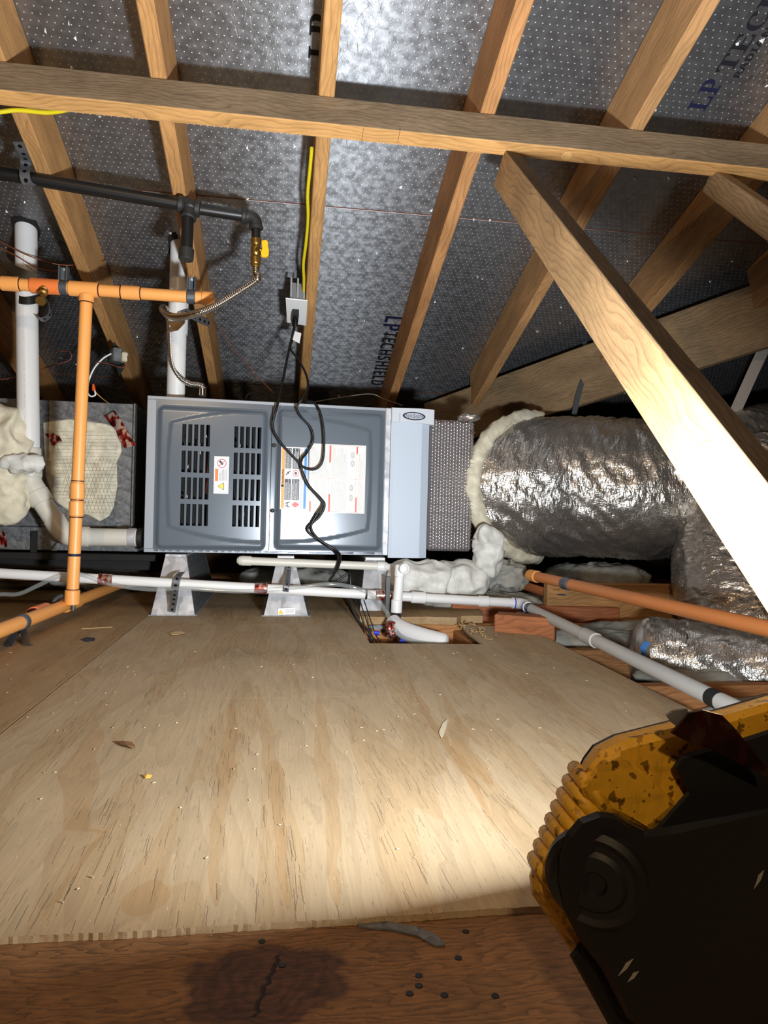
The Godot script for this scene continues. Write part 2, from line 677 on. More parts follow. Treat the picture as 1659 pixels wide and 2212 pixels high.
	M.copper = mat(c8(190, 105, 70), 0.35, 0.8)
	M.red_wire = mat(c8(120, 60, 40), 0.5)
	M.blue = mat(c8(20, 50, 190), 0.5)
	M.nut = mat(c8(230, 90, 30), 0.5)
	M.drywall = mat(c8(120, 112, 100), 0.9)
	M.fleck = mat(c8(236, 236, 232), 0.5)

# ---------------------------------------------------------------- room shell
func shell():
	var base := struct("floor")
	var st := mb()
	bx(st, Vector3(-2.8, -0.30, -5.0), Vector3(3.6, -0.24, 4.4))
	obj("ceiling_board", st, M.drywall, base)
	var walls := [["wall_left", Vector3(-2.9, -0.3, -5.0), Vector3(-2.8, 3.2, 4.5)], ["wall_right", Vector3(3.6, -0.3, -5.0), Vector3(3.7, 3.2, 4.5)], ["wall_front", Vector3(-2.9, -0.3, -5.1), Vector3(3.7, 0.9, -5.0)], ["wall_back", Vector3(-2.9, -0.3, 4.4), Vector3(3.7, 3.2, 4.5)]]
	var wm := wood(c8(96, 76, 54), true)
	for w in walls:
		st = mb()
		bx(st, w[1], w[2])
		var o := obj(w[0], st, wm)
		o.set_meta("kind", "structure")
	# roof sheathing, sheet by sheet; joints lie over rafters
	var roof := struct("ceiling")
	var up := Vector3(0, 1, -RS).normalized()
	var zrow := [2.35, 1.19, 0.03, -1.13, -2.29, -3.45, -4.61, -5.2]
	for i in zrow.size() - 1:
		var xs := [-2.9, -0.69, 1.66, 3.7] if i % 2 else [-2.9, -1.9, 0.47, 2.9, 3.7]
		for k in xs.size() - 1:
			var g := 0.0018
			var za: float = zrow[i] - g
			var zb: float = zrow[i + 1] + g
			var mid := Vector3((xs[k] + xs[k + 1]) * 0.5, roof_y((za + zb) * 0.5, SH) , (za + zb) * 0.5) + up * 0.006
			var s2 := mb()
			box(s2, Transform3D(), Vector3(xs[k + 1] - xs[k] - g * 2, 0.012, (za - zb) * sqrt(1 + RS * RS)), 0.001)
			s2.generate_normals()
			var o := MeshInstance3D.new()
			o.mesh = s2.commit()
			o.material_override = M.foil
			o.transform = Transform3D(Basis(Vector3.RIGHT, up, Vector3.RIGHT.cross(up)), mid)
			place(o, "foil_panel", roof)
	for zr in [-1.13, -2.29, -3.45]:
		var s4 := mb()
		box(s4, Transform3D(Basis(Vector3.RIGHT, up, Vector3.RIGHT.cross(up)), Vector3(0.4, roof_y(zr, SH), zr) + up * 0.0035), Vector3(6.6, 0.008, 0.005), 0.0005)
		obj("panel_joint", s4, mat(c8(110, 66, 46), 0.85), roof)
	# what shows in the joints: the roof boards' backing above the foil sheets
	st = mb()
	var s3 := sqrt(1 + RS * RS)
	box(st, Transform3D(Basis(Vector3.RIGHT, up, Vector3.RIGHT.cross(up)), Vector3(0.4, roof_y(-1.3, SH + 0.022), -1.3)), Vector3(6.8, 0.014, 7.6 * s3), 0.001)
	obj("roof_backing", st, M.foil_edge, roof)
	# the far slope behind the camera
	st = mb()
	var ridge := Vector3(0.4, roof_y(2.35, SH + 0.02), 2.35)
	var foot := Vector3(0.4, 1.9, 4.6)
	box(st, Transform3D(along(ridge, foot, Vector3.UP) , (ridge + foot) * 0.5), Vector3(ridge.distance_to(foot) + 0.1, 0.03, 6.8), 0.001)
	obj("back_slope", st, M.foil_edge, roof)
	# print on the sheathing
	var sheet := roof.get_child(0) as Node3D
	sheathing_print(roof)
	flecks(roof)
func roof_frame(x: float, y: float, right: Vector3) -> Transform3D:   # letters that face down into the attic
	var dn := Vector3(0, -1, RS).normalized()
	var r := (right - dn * right.dot(dn)).normalized()
	return Transform3D(Basis(r, dn.cross(r), dn), pr(x, y, SH - 0.0008))
func nearest_panel(roof: Node3D, p: Vector3) -> Node3D:
	var best: Node3D = null
	for c in roof.get_children():
		if not str(c.name).begins_with("foil_panel"): continue
		var q: Vector3 = c.transform.affine_inverse() * p
		var ab: AABB = c.mesh.get_aabb().grow(0.03)
		if ab.has_point(q): best = c
	return best if best else roof.get_child(0)
func sheathing_print(roof: Node3D):
	var a := pr(1512, 232, SH)
	var b := pr(1640, 40, SH)
	var dir := (b - a).normalized()
	var put := func(text: String, x: float, y: float, h: float, d: Vector3, m: Material, wd: float, bold := true, face := "Droid Sans"):
		var f := roof_frame(x, y, d)
		words("lettering", text, h, f, m, nearest_panel(roof, f.origin), face, bold, wd, 0.0005, false)
	put.call("LP", 1503, 240, 0.050, dir, M.ink_blue, 1.12, true, "Droid Serif")
	put.call("TECHSHIELD", 1562, 158, 0.042, dir, M.ink, 1.45, true, "Droid Serif")
	put.call("RADIANT BARRIER", 1588, 170, 0.018, dir, M.ink, 1.5)
	for k in 5:
		put.call(["— —— — ——— —", "–– — ——— –", "——— – –– —", "— –– —— –", "–– ——— —"][k], 1618 + k * 9, 172 + k * 4, 0.008, dir, M.ink, 1.3, false)
	# between the middle rafters, running down the slope
	var dn := Vector3(0, -RS, -1).normalized()
	put.call("LP", 853, 681, 0.075, dn, M.ink_blue, 1.0)
	put.call("TECHSHIELD", 845, 716, 0.062, dn, M.ink, 0.93)
	put.call("RADIANT BARRIER", 836, 716, 0.013, dn, M.ink, 1.5)
	for k in 7:
		put.call("— —— – ——— –– — ———", 822 - k * 6, 706, 0.009, dn, M.ink_grey, 0.95)
	# beside the second rafter at the top
	var upd := Vector3(0, RS, 1).normalized()
	put.call("LP  TECHSHIELD", 690, 130, 0.05, upd, M.ink, 1.35, true, "Droid Serif")
func flecks(roof: Node3D):
	# scraps of torn foil and overspray that stick to the sheathing
	var st := mb()
	var r := RandomNumberGenerator.new()
	r.seed = 5
	var dn := Vector3(0, -1, RS).normalized()
	for k in 130:
		var p := Vector3(r.randf_range(-1.0, 1.7), 0, r.randf_range(-3.6, -1.2))
		p.y = roof_y(p.z, SH) 
		var a := r.randf() * TAU
		var u := Vector3(cos(a), RS * sin(a), sin(a)) * r.randf_range(0.003, 0.009)
		var v := dn.cross(u).normalized() * r.randf_range(0.002, 0.005)
		var lift := dn * r.randf_range(0.003, 0.01)
		quad(st, p - u, p + v + lift, p + u, p - v + lift * 0.5)
		quad(st, p - v + lift * 0.5, p + u, p + v + lift, p - u)
	var o := obj("foil_scrap", st, M.fleck, roof)
	o.set_meta("kind", "stuff")

# ---------------------------------------------------------------- rafters, purlin, brace, valley
func framing():
	var up := Vector3(0, 1, -RS).normalized()
	var xs := [-1.5, -1.09, -0.665, -0.313, 0.078, 0.478, 0.872, 1.30, 1.70, 2.10]
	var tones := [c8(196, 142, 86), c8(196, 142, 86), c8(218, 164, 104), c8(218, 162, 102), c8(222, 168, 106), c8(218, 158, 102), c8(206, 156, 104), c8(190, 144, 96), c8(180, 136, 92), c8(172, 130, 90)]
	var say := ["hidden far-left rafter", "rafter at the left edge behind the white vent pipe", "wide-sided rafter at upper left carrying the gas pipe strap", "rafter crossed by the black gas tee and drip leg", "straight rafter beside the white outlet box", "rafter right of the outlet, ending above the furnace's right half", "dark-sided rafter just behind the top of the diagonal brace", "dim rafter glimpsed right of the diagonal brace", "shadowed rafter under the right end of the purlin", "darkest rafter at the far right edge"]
	for i in xs.size():
		var far: float = -4.4 if xs[i] < 0.8 else -3.26 + (xs[i] - 0.84)     # the right-hand ones stop at the valley
		var a := Vector3(xs[i], roof_y(far, SH * 0.5), far)
		var b := Vector3(xs[i], roof_y(2.2, SH * 0.5), 2.2)
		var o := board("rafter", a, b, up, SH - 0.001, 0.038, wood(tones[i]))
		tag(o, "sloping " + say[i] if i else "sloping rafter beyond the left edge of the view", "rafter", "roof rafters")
	# purlin nailed across the rafters' undersides, square to the slope
	var f := deg_to_rad(18.4)
	var down := Vector3(0, -cos(f), sin(f))
	var back := Vector3(0, -sin(f), -cos(f))
	var c := Vector3(0, 1.349, -1.712) + down * 0.042 + back * 0.022
	var pur := thing("purlin", "long horizontal purlin nailed across the undersides of the rafters", "beam", c)
	board("timber", c + Vector3(-2.7, 0, 0), c + Vector3(2.2, 0, 0), down, 0.082, 0.044, M.purlin_wood if M.has("purlin_wood") else wood(c8(222, 168, 104)), pur)
	# darker grey-brown skin on the purlin's upslope face
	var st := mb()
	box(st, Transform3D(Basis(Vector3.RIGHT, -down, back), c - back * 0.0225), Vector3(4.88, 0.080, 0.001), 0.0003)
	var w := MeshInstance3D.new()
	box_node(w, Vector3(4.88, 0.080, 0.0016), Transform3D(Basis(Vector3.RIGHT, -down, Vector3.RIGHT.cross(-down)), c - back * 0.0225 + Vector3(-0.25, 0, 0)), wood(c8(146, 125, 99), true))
	place(w, "grey_face", pur)
	w.set_meta("label", "darker grey face of the purlin")
	# its knot and the finger joint
	var kc := ppl(1224, 337, down, c + down * 0.041)
	st = mb()
	lathe(st, kc - down * 0.0006, down, [[0.0, 0.0135], [0.0010, 0.013], [0.0014, 0.0]], 22)
	obj("knot", st, knot_material(), pur)
	for x in [783.0, 862.0]:
		var jp := ppl(x, 292, down, c + down * 0.0412)
		st = mb()
		box(st, Transform3D(Basis(Vector3.RIGHT, down, Vector3.RIGHT.cross(down)), jp), Vector3(0.0009, 0.0006, 0.043), 0.0001)
		obj("finger_joint", st, M.foil_edge, pur)
	# diagonal brace
	var d := Vector3(0.025, 0.836, -1.0).normalized()
	var n := Vector3(-0.993, 0.101, 0.060)
	var wv := n.cross(d)
	if wv.y < 0: wv = -wv
	var p0 := Vector3(0.514, 1.154, -1.72)
	var cc := p0 + wv * 0.0445 - n * 0.019
	var br := thing("brace", "diagonal wooden brace with a round knot, running from the purlin down past the right edge", "brace", cc)
	board("timber", cc + d * 0.075, cc - d * 1.88, wv, 0.089, 0.038, wood(c8(208, 168, 120)), br)
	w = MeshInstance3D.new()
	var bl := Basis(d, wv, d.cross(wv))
	box_node(w, Vector3(1.94, 0.0014, 0.036), Transform3D(bl, cc - d * 0.9 + wv * 0.0448), wood(c8(104, 88, 68), true))  # shade on the edge turned from the lamp, put into its colour
	place(w, "shaded_edge", br)
	w.set_meta("label", "upper edge with its shade put into the colour")
	# its knot: a slightly proud disc with a check
	var kp := ppl(1527, 978, n, p0)
	var lp := kp + n * 0.0004
	var km := knot_material()
	st = mb()
	lathe(st, kp - n * 0.001, n, [[0.0, 0.016], [0.0016, 0.0155], [0.002, 0.0145], [0.0022, 0.0]], 24)
	obj("knot", st, km, br)
	# valley beam on the lower right, where the jack rafters land
	var va := Vector3(0.70, 0, -3.40)
	var vb := Vector3(3.3, 0, -0.80)
	va.y = roof_y(va.z, -0.02)
	vb.y = roof_y(vb.z, -0.02)
	tag(board("valley_beam", va, vb, Vector3.UP, 0.24, 0.04, wood(c8(150, 124, 92), true)), "deep grey-brown valley beam slanting up behind the silver duct", "beam")
	# second brace, barely lit, at the upper right
	var ba := pz(1540, 392, -1.75)
	var bb := pz(1720, 520, -1.45)
	tag(board("brace", ba, bb, Vector3.UP, 0.06, 0.038, wood(c8(170, 140, 104), true)), "short brace in shadow under the purlin's right end", "brace")
func box_node(o: MeshInstance3D, size: Vector3, xf: Transform3D, m: Material):
	var st := mb()
	box(st, Transform3D(), size, 0.0004)
	st.generate_normals()
	o.mesh = st.commit()
	o.material_override = m
	o.transform = xf
func knot_material() -> StandardMaterial3D:
	var n := noise(70, 0.08, 2)
	var im := Image.create(64, 64, false, Image.FORMAT_RGB8)
	for y in 64:
		for x in 64:
			var r := Vector2(x - 32, y - 32).length() / 32.0 + 0.1 * n.get_noise_2d(x, y)
			var k := 0.9 + 0.06 * sin(r * 30.0)
			if absf(y - 32 + (x - 32) * 0.5) < 1.2 and absf(x - 30) < 10: k = 0.55
			im.set_pixel(x, y, Color(0.90, 0.70, 0.44) * k)
	var m := mat(Color.WHITE, 0.7)
	m.albedo_texture = tex(im)
	m.uv1_triplanar = true
	m.uv1_scale = Vector3(31, 31, 31)
	m.uv1_offset = Vector3(0.5, 0.5, 0.5)
	return m

# ---------------------------------------------------------------- plywood deck and joists
func ply_material(sd: int, main: bool) -> StandardMaterial3D:
	var w := 2048 if main else 1024
	var h := w
	var q := 2.0 if main else 1.0
	var n1 := noise(sd, 0.004 / q, 4)
	var n2 := noise(sd + 1, 0.05 / q, 3)
	var n3 := noise(sd + 2, 0.012 / q, 2)
	var d := PackedByteArray()
	d.resize(w * h * 3)
	var i := 0
	for y in h:
		for x in w:
			var t := x / (34.0 * q) + 5.0 * n1.get_noise_2d(x * 1.4, y * 0.28)
			var r := t - floorf(t)
			var s := 0.045 * n2.get_noise_2d(x * 9.0, y * 0.35) + 0.05 * n1.get_noise_2d(x * 2.0 + 700.0, y * 1.2)
			var st := smoothstep(0.10, 0.125, n3.get_noise_2d(x * 1.0, y * 0.16))     # tan veneer streaks with crisp edges
			var k := 0.92 + s - 0.05 * r * r
			var a := 0.38 * st
			d[i] = clampi(int((0.765 - 0.055 * a) * k * 255), 0, 255); d[i + 1] = clampi(int((0.675 - 0.085 * a) * k * 255), 0, 255); d[i + 2] = clampi(int((0.54 - 0.115 * a) * k * 255), 0, 255)
			i += 3
	var im := Image.create_from_data(w, h, false, Image.FORMAT_RGB8, d)
	var r := RandomNumberGenerator.new()
	r.seed = sd
	var hm := Image.create(w, h, false, Image.FORMAT_L8)
	hm.fill(Color(0.6, 0.6, 0.6))
	for k in 5200 if main else 1600:           # checks in the face veneer, along the grain
		var x := r.randf() * w
		var y := r.randf() * h
		if n3.get_noise_2d(x * 1.0, y * 0.16) < r.randf_range(-0.3, 0.35): continue
		var len := int(r.randf_range(5, 34) * q * (0.5 + 0.8 * y / h))
		var dk := r.randf_range(0.62, 0.9)
		for s in len:
			x += r.randf_range(-0.25, 0.25) + 0.06
			var px := posmod(int(x), w)
			var yy := posmod(int(y) + s, h)
			im.set_pixel(px, yy, im.get_pixel(px, yy) * dk)
			hm.set_pixel(px, yy, Color(0.42, 0.42, 0.42))
	for k in 9000 if main else 2500:   # short raised fibres, pale and dark, all over
		var x := r.randf() * w
		var y := r.randf() * h
		var f := 0.86 if r.randf() < 0.6 else 1.07
		for s in int(r.randf_range(2, 9) * q):
			var px := posmod(int(x + s * 0.05), w)
			var yy := posmod(int(y) + s, h)
			im.set_pixel(px, yy, im.get_pixel(px, yy) * f)
	for k in 500:            # pale slivers and dust
		var x := int(r.randf() * w)
		var y := int(r.randf() * h)
		var c := Color(0.84, 0.77, 0.65)
		for s in r.randi_range(1, 8):
			im.set_pixel(posmod(x + s / 3, w), posmod(y + s, h), c)
	if main:
		# old water runs along the grain: [photo points down the run], half-width in metres
		for run in [[[[505, 1500], [490, 1640], [470, 1780], [475, 1960]], 0.012], [[[560, 1480], [575, 1600], [600, 1740], [632, 1965]], 0.011], [[[690, 1500], [695, 1620], [720, 1760], [735, 1960]], 0.013], [[[960, 1500], [1000, 1620], [1060, 1700]], 0.016], [[[210, 1560], [170, 1680], [165, 1790], [240, 1800]], 0.022], [[[880, 1450], [930, 1560], [1010, 1680], [1080, 1800]], 0.008], [[[330, 1900], [300, 1980]], 0.035], [[[260, 1760], [190, 1850], [100, 1990]], 0.006]]:
			for g in run[0].size() - 1:
				var w0 := py(run[0][g][0], run[0][g][1], 0.0)
				var w1 := py(run[0][g + 1][0], run[0][g + 1][1], 0.0)
				var ra := int((w0.z * 0.62 + 1.362) * h)
				var rb := int((w1.z * 0.62 + 1.362) * h)
				for row in range(mini(ra, rb), maxi(ra, rb)):
					var t := float(row - ra) / maxf(rb - ra, 1)
					var cx := lerpf(w0.x, w1.x, t) + 0.008 * n2.get_noise_2d(row * 0.10, run[1] * 900.0)
					var hw: float = run[1] * (0.85 + 0.6 * n2.get_noise_2d(row * 0.12, 40.0)) * (sqrt(clampf(t * 1.2, 0.0, 1.0)) if g == 0 else 1.0) * (sqrt(clampf((1.0 - t) * 1.5, 0.0, 1.0)) if g == run[0].size() - 2 else 1.0)
					var x0 := int((cx - hw) * 0.78 * w + 0.36 * w)
					var x1 := int((cx + hw) * 0.78 * w + 0.36 * w)
					for x in range(x0, x1):
						if row < 0 or row >= h or x < 0 or x >= w: continue
						var o := im.get_pixel(x, row)
						im.set_pixel(x, row, Color(o.r * 0.972, o.g * 0.94, o.b * 0.895))
		# an eye in the veneer near the opening, and a long pale scratch across the sheet
		var e0 := py(515, 1412, 0.0)
		var e1 := py(640, 1412, 0.0)
		for e in [[e0.x, e0.z, 110, 20.0], [e0.x + 0.02, e0.z + 0.004, 60, 14.0], [e1.x, e1.z, 80, 16.0]]:
			var ex := int((e[0] * 0.78 + 0.36) * w)
			var ey := int((e[1] * 0.62 + 1.362) * h)
			for y in range(-e[2], e[2]):
				for x in range(-e[2], e[2]):
					var g := Vector2(x * 0.7, y * 0.9).length() + 16.0 * n2.get_noise_2d(x, y)
					if g < e[2]:
						var k: float = 1.0 - 0.17 * pow(0.5 + 0.5 * sin(g / e[3] * TAU), 4.0) * (1.0 - g / e[2])
						var px: int = posmod(ex + x, w)
						var yy: int = posmod(ey + y, h)
						im.set_pixel(px, yy, im.get_pixel(px, yy) * k)
		var s0 := py(330, 1512, 0.0)
		var s1 := py(1390, 1492, 0.0)
		for k in 3000:
			var p := s0.lerp(s1, k / 3000.0)
			if n2.get_noise_2d(k * 1.0, 3.0) > -0.1: im.set_pixel(posmod(int((p.x * 0.78 + 0.36) * w), w), posmod(int((p.z * 0.62 + 1.362) * h), h), Color(0.83, 0.76, 0.63))
	var m := mat(Color.WHITE, 0.7)
	m.metallic_specular = 0.35
	m.albedo_texture = tex(im)
	m.normal_enabled = true
	m.normal_texture = bump(hm, 2.0)
	m.normal_scale = 0.5
	m.uv1_triplanar = true
	m.uv1_triplanar_sharpness = 12.0
	m.uv1_scale = Vector3(0.78, 8.0, 0.62)
	m.uv1_offset = Vector3(0.36, 0, 0.362)
	return m
func sheet(base: Node3D, pts: Array, top: float, thick: float, m: Material):
	var a := []
	for p in pts: a.append(Vector3(p[0], top, p[1]))
	var st := mb()
	slab(st, a, Vector3(0, -thick, 0))
	obj("plywood_sheet", st, m, base)
func deck():
	var base: Node3D = get_node("floor")
	var pm := ply_material(101, true)
	var p2 := ply_material(202, false)
	p2.albedo_color = Color(0.92, 0.88, 0.82)
	var edge := []
	var r := RandomNumberGenerator.new()
	r.seed = 9
	for k in 301:
		edge.append([-0.421 + 1.187 * k / 300.0, -0.616 + r.randf_range(-0.0008, 0.0008) + 0.0014 * sin(k * 0.09) * sin(k * 0.031) - 0.006 * k / 300.0])
	sheet(base, edge + [[0.766, -1.985], [0.715, -2.07], [0.70, -2.15], [0.62, -2.19], [0.565, -2.20], [0.552, -2.05], [0.549, -1.872], [0.24, -1.885], [0.245, -3.3], [-0.421, -3.3]], 0.0, 0.0062, pm)
	var e2 := []
	for k in 201:
		e2.append([-2.5 + 2.076 * k / 200.0, -0.612 + r.randf_range(-0.002, 0.002)])
	sheet(base, e2 + [[-0.4245, -3.3], [-2.5, -3.3]], 0.0004, 0.0062, p2)
	# the torn sheet behind the hole
	var rag := []
	for k in 18:
		rag.append([0.25 + 0.41 * k / 17.0, -2.235 + r.randf_range(-0.008, 0.008) - (0.03 if k > 13 else 0.0)])
	sheet(base, rag + [[0.69, -2.36], [0.70, -2.9], [0.25, -2.9]], 0.018, 0.024, p2)
	# big joist in front: the timber the lamp stands on
	var bt := thing("joist", "broad dark brown joist with a big round knot in front of the plywood", "joist", Vector3(0.3, -0.09, -0.46))
	var tm := joist_material()
	var st := mb()
	bx(st, Vector3(-2.5, -0.16, -0.655), Vector3(3.2, -0.0066, -0.27), 0.006)
	obj("timber", st, tm, bt)
	# nail holes and the torn grey plate scrap
	for h in [[566, 2034], [1006, 2013], [990, 2070], [905, 2130], [960, 2150], [1070, 2152], [885, 2147], [610, 2086], [905, 2108]]:
		st = mb()
		var p := py(h[0], h[1], -0.0066)
		lathe(st, p, Vector3.UP, [[0.0, 0.0032], [0.0006, 0.003], [0.0007, 0.0]], 10)
		obj("nail_head", st, M.iron, bt)
	st = mb()
	var pl := []
	for q in [[768, 1990], [800, 1986], [850, 1992], [905, 2002], [945, 2020], [962, 2040], [940, 2042], [905, 2022], [850, 2008], [800, 2004], [775, 2000]]:
		pl.append(py(q[0], q[1], -0.0046))
	slab(st, pl, Vector3(0, -0.0015, 0))
	obj("metal_scrap", st, M.galv_dull, bt)
	var jm := [wood(c8(200, 140, 88)), wood(c8(190, 132, 84)), wood(c8(176, 124, 80), true)]
	var zs2 := [-1.05, -1.45, -1.84, -2.262, -2.66, -3.06, -3.5, -3.9]
	var where := ["first hidden joist under the middle of the plywood", "second hidden joist under the plywood", "joist under the near side of the floor opening", "orange joist across the far side of the floor opening", "joist under the back half of the furnace", "joist beneath the furnace's rear edge", "joist in the dark behind the furnace", "last joist in the dark by the eave"]
	for k in zs2.size():
		tag(board("joist", Vector3(-2.7, -0.0975, zs2[k]), Vector3(3.4, -0.0975, zs2[k]), Vector3.UP, 0.18, 0.038, jm[k % 3]), where[k], "joist", "floor joists")
	tag(board("blocking", Vector3(0.575, -0.11, -1.875), Vector3(0.575, -0.11, -2.24), Vector3.UP, 0.17, 0.038, wood(c8(206, 142, 88))), "short wooden blocking at the right side of the floor opening", "blocking")
	# lumber on the right
	var a := pz(1182, 1302, -2.42)
	var b := pz(1440, 1310, -2.42)
	tag(board("timber_block", Vector3(a.x, 0.045, -2.44), Vector3(b.x + 0.25, 0.045, -2.44), Vector3.UP, 0.135, 0.04, wood(c8(208, 156, 100))), "pale offcut of lumber on edge under the right orange pipe", "lumber")
	tag(board("timber_block", Vector3(0.655, 0.015, -2.10), Vector3(0.815, 0.015, -2.02), Vector3.UP, 0.075, 0.07, wood(c8(188, 120, 78))), "small block of lumber with grey scars under the drain elbow", "lumber")
	tag(board("timber_block", Vector3(0.60, 0.0, -2.46), Vector3(1.2, -0.005, -2.40), Vector3.UP, 0.07, 0.04, wood(c8(196, 122, 82))), "reddish lumber end behind the drain pipe's right coupling", "lumber")
	# wool batts between the joists on the right
	var batts := [[1.25, -2.12, 0.62, 0.05, 0.12, "grey fibre batt left of the silver duct end, beside the drain pipe"], [1.35, -1.66, 0.55, 0.035, 0.15, "flat batt beneath the silver duct end"], [1.15, -1.25, 0.42, 0.03, 0.15, "dusty batt between plywood edge and drain pipe, near the lamp"], [1.5, -2.85, 0.9, 0.06, 0.17, "dark batt in shadow beneath the large duct"]]
	for q in batts:
		st = mb()
		lump(st, Vector3(q[0], -0.05, q[1]), Vector3(q[2] * 0.8, q[3], q[4]), 0.05, 6.0, int(q[0] * 100), 60, 20)
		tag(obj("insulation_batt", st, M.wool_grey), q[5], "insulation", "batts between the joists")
func joist_material() -> StandardMaterial3D:
	# rough-sawn brown face, knot with flowing grain
	var w := 1024
	var h := 512
	var n1 := noise(301, 0.01, 4)
	var n2 := noise(302, 0.08, 3)
	var d := PackedByteArray()
	d.resize(w * h * 3)
	var hb := PackedByteArray()
	hb.resize(w * h)
	var i := 0
	var kc := Vector2(512, 300)
	for y in h:
		for x in w:
			var q := (Vector2(x, y) - kc)
			var rr := Vector2(q.x * 0.8, q.y * 1.0).length() + 16.0 * n1.get_noise_2d(x * 2.0, y * 2.0)
			var bend := 1700.0 / (rr + 50.0) * signf(q.y)
			var t: float = (y + bend * 1.0) / 15.0 + 3.0 * n1.get_noise_2d(x * 0.5, y * 2.0)
			var f := t - floorf(t)
			var k := 0.94 - 0.24 * f * f * f + 0.12 * n2.get_noise_2d(x * 0.5, y * 3.0) + 0.10 * n1.get_noise_2d(x, y)
			var c := Color(0.555, 0.395, 0.24)
			var inn := 1.0 - smoothstep(50.0, 66.0, rr)
			if inn > 0.0:
				var ring := 0.5 + 0.5 * sin(rr * 0.55)
				c = c.lerp(Color(0.385, 0.25, 0.18) * (0.82 + 0.22 * ring), inn)
				if absf(q.x + q.y * 0.25 + 5.0 * n2.get_noise_2d(3.0, y)) < 2.0 and absf(q.y) < 42: k *= 0.35
			c = c * k
			d[i * 3] = clampi(int(c.r * 255), 0, 255); d[i * 3 + 1] = clampi(int(c.g * 255), 0, 255); d[i * 3 + 2] = clampi(int(c.b * 255), 0, 255)
			hb[i] = clampi(int(k * 200.0), 0, 255)
			i += 1
	var m := mat(Color.WHITE, 0.72)
	m.albedo_texture = tex(Image.create_from_data(w, h, false, Image.FORMAT_RGB8, d))
	m.normal_enabled = true
	m.normal_texture = bump(Image.create_from_data(w, h, false, Image.FORMAT_L8, hb), 3.0)
	m.uv1_triplanar = true
	m.uv1_triplanar_sharpness = 10.0
	var kp := py(575, 2125, -0.0066)
	m.uv1_scale = Vector3(1.15, 2.3, 2.3)
	m.uv1_offset = Vector3(0.5 - kp.x * 1.15, 0.0, 300.0 / 512.0 - kp.z * 2.3)
	return m

# ---------------------------------------------------------------- furnace
const FUR_AT := Vector3(-0.4568, 0.1975, -2.45)
const FUR_YAW := 0.0445
var FX: Transform3D
func fl(x: float, y: float, w := 0.0) -> Vector3:    # pixel -> furnace front coordinates (u right, v up, w towards us)
	var n := FX.basis.z
	return FX.affine_inverse() * ppl(x, y, n, FX.origin + n * w)
func ramp(d: float, w: float) -> float:
	return smoothstep(0.0, w, d)
func rr_dist(u: float, v: float, lo: Vector2, hi: Vector2, r: float) -> float:   # inside distance of a rounded rectangle
	var q := (Vector2(u, v) - (lo + hi) * 0.5).abs() - (hi - lo) * 0.5 + Vector2(r, r)
	return -(Vector2(maxf(q.x, 0), maxf(q.y, 0)).length() + minf(maxf(q.x, q.y), 0.0) - r)
func pan_height(u: float, v: float, right: bool) -> float:
	var lo := Vector2(0.036, 0.012)
	var hi := Vector2(0.398, 0.490)
	if right:
		lo = Vector2(0.430, 0.018)
		hi = Vector2(0.801, 0.500)
	var d := rr_dist(u, v, lo, hi, 0.02)
	var h := 0.013 * ramp(d, 0.012)
	var e: float
	if not right:
		var t := clampf((u - 0.079) / 0.31, 0, 1)
		var top := 0.437 + 0.050 * (1.0 - (1.0 - t) * (1.0 - t))
		var bot := 0.086 - 0.050 * (1.0 - (1.0 - t) * (1.0 - t))
		var lf := 0.079 - 0.010 * (1.0 - pow((v - 0.262) / 0.19, 2.0))
		e = minf(minf(u - lf, top - v), v - bot)
	else:
		var t := clampf((0.752 - u) / 0.31, 0, 1)
		var top := 0.440 + 0.040 * (1.0 - (1.0 - t) * (1.0 - t))
		var bot := 0.088 - 0.048 * (1.0 - (1.0 - t) * (1.0 - t))
		var rt := 0.752 + 0.008 * (1.0 - pow((v - 0.264) / 0.19, 2.0))
		e = minf(minf(rt - u, top - v), v - bot)
	h += 0.0045 * ramp(e, 0.006) * ramp(d - 0.006, 0.01)
	return h
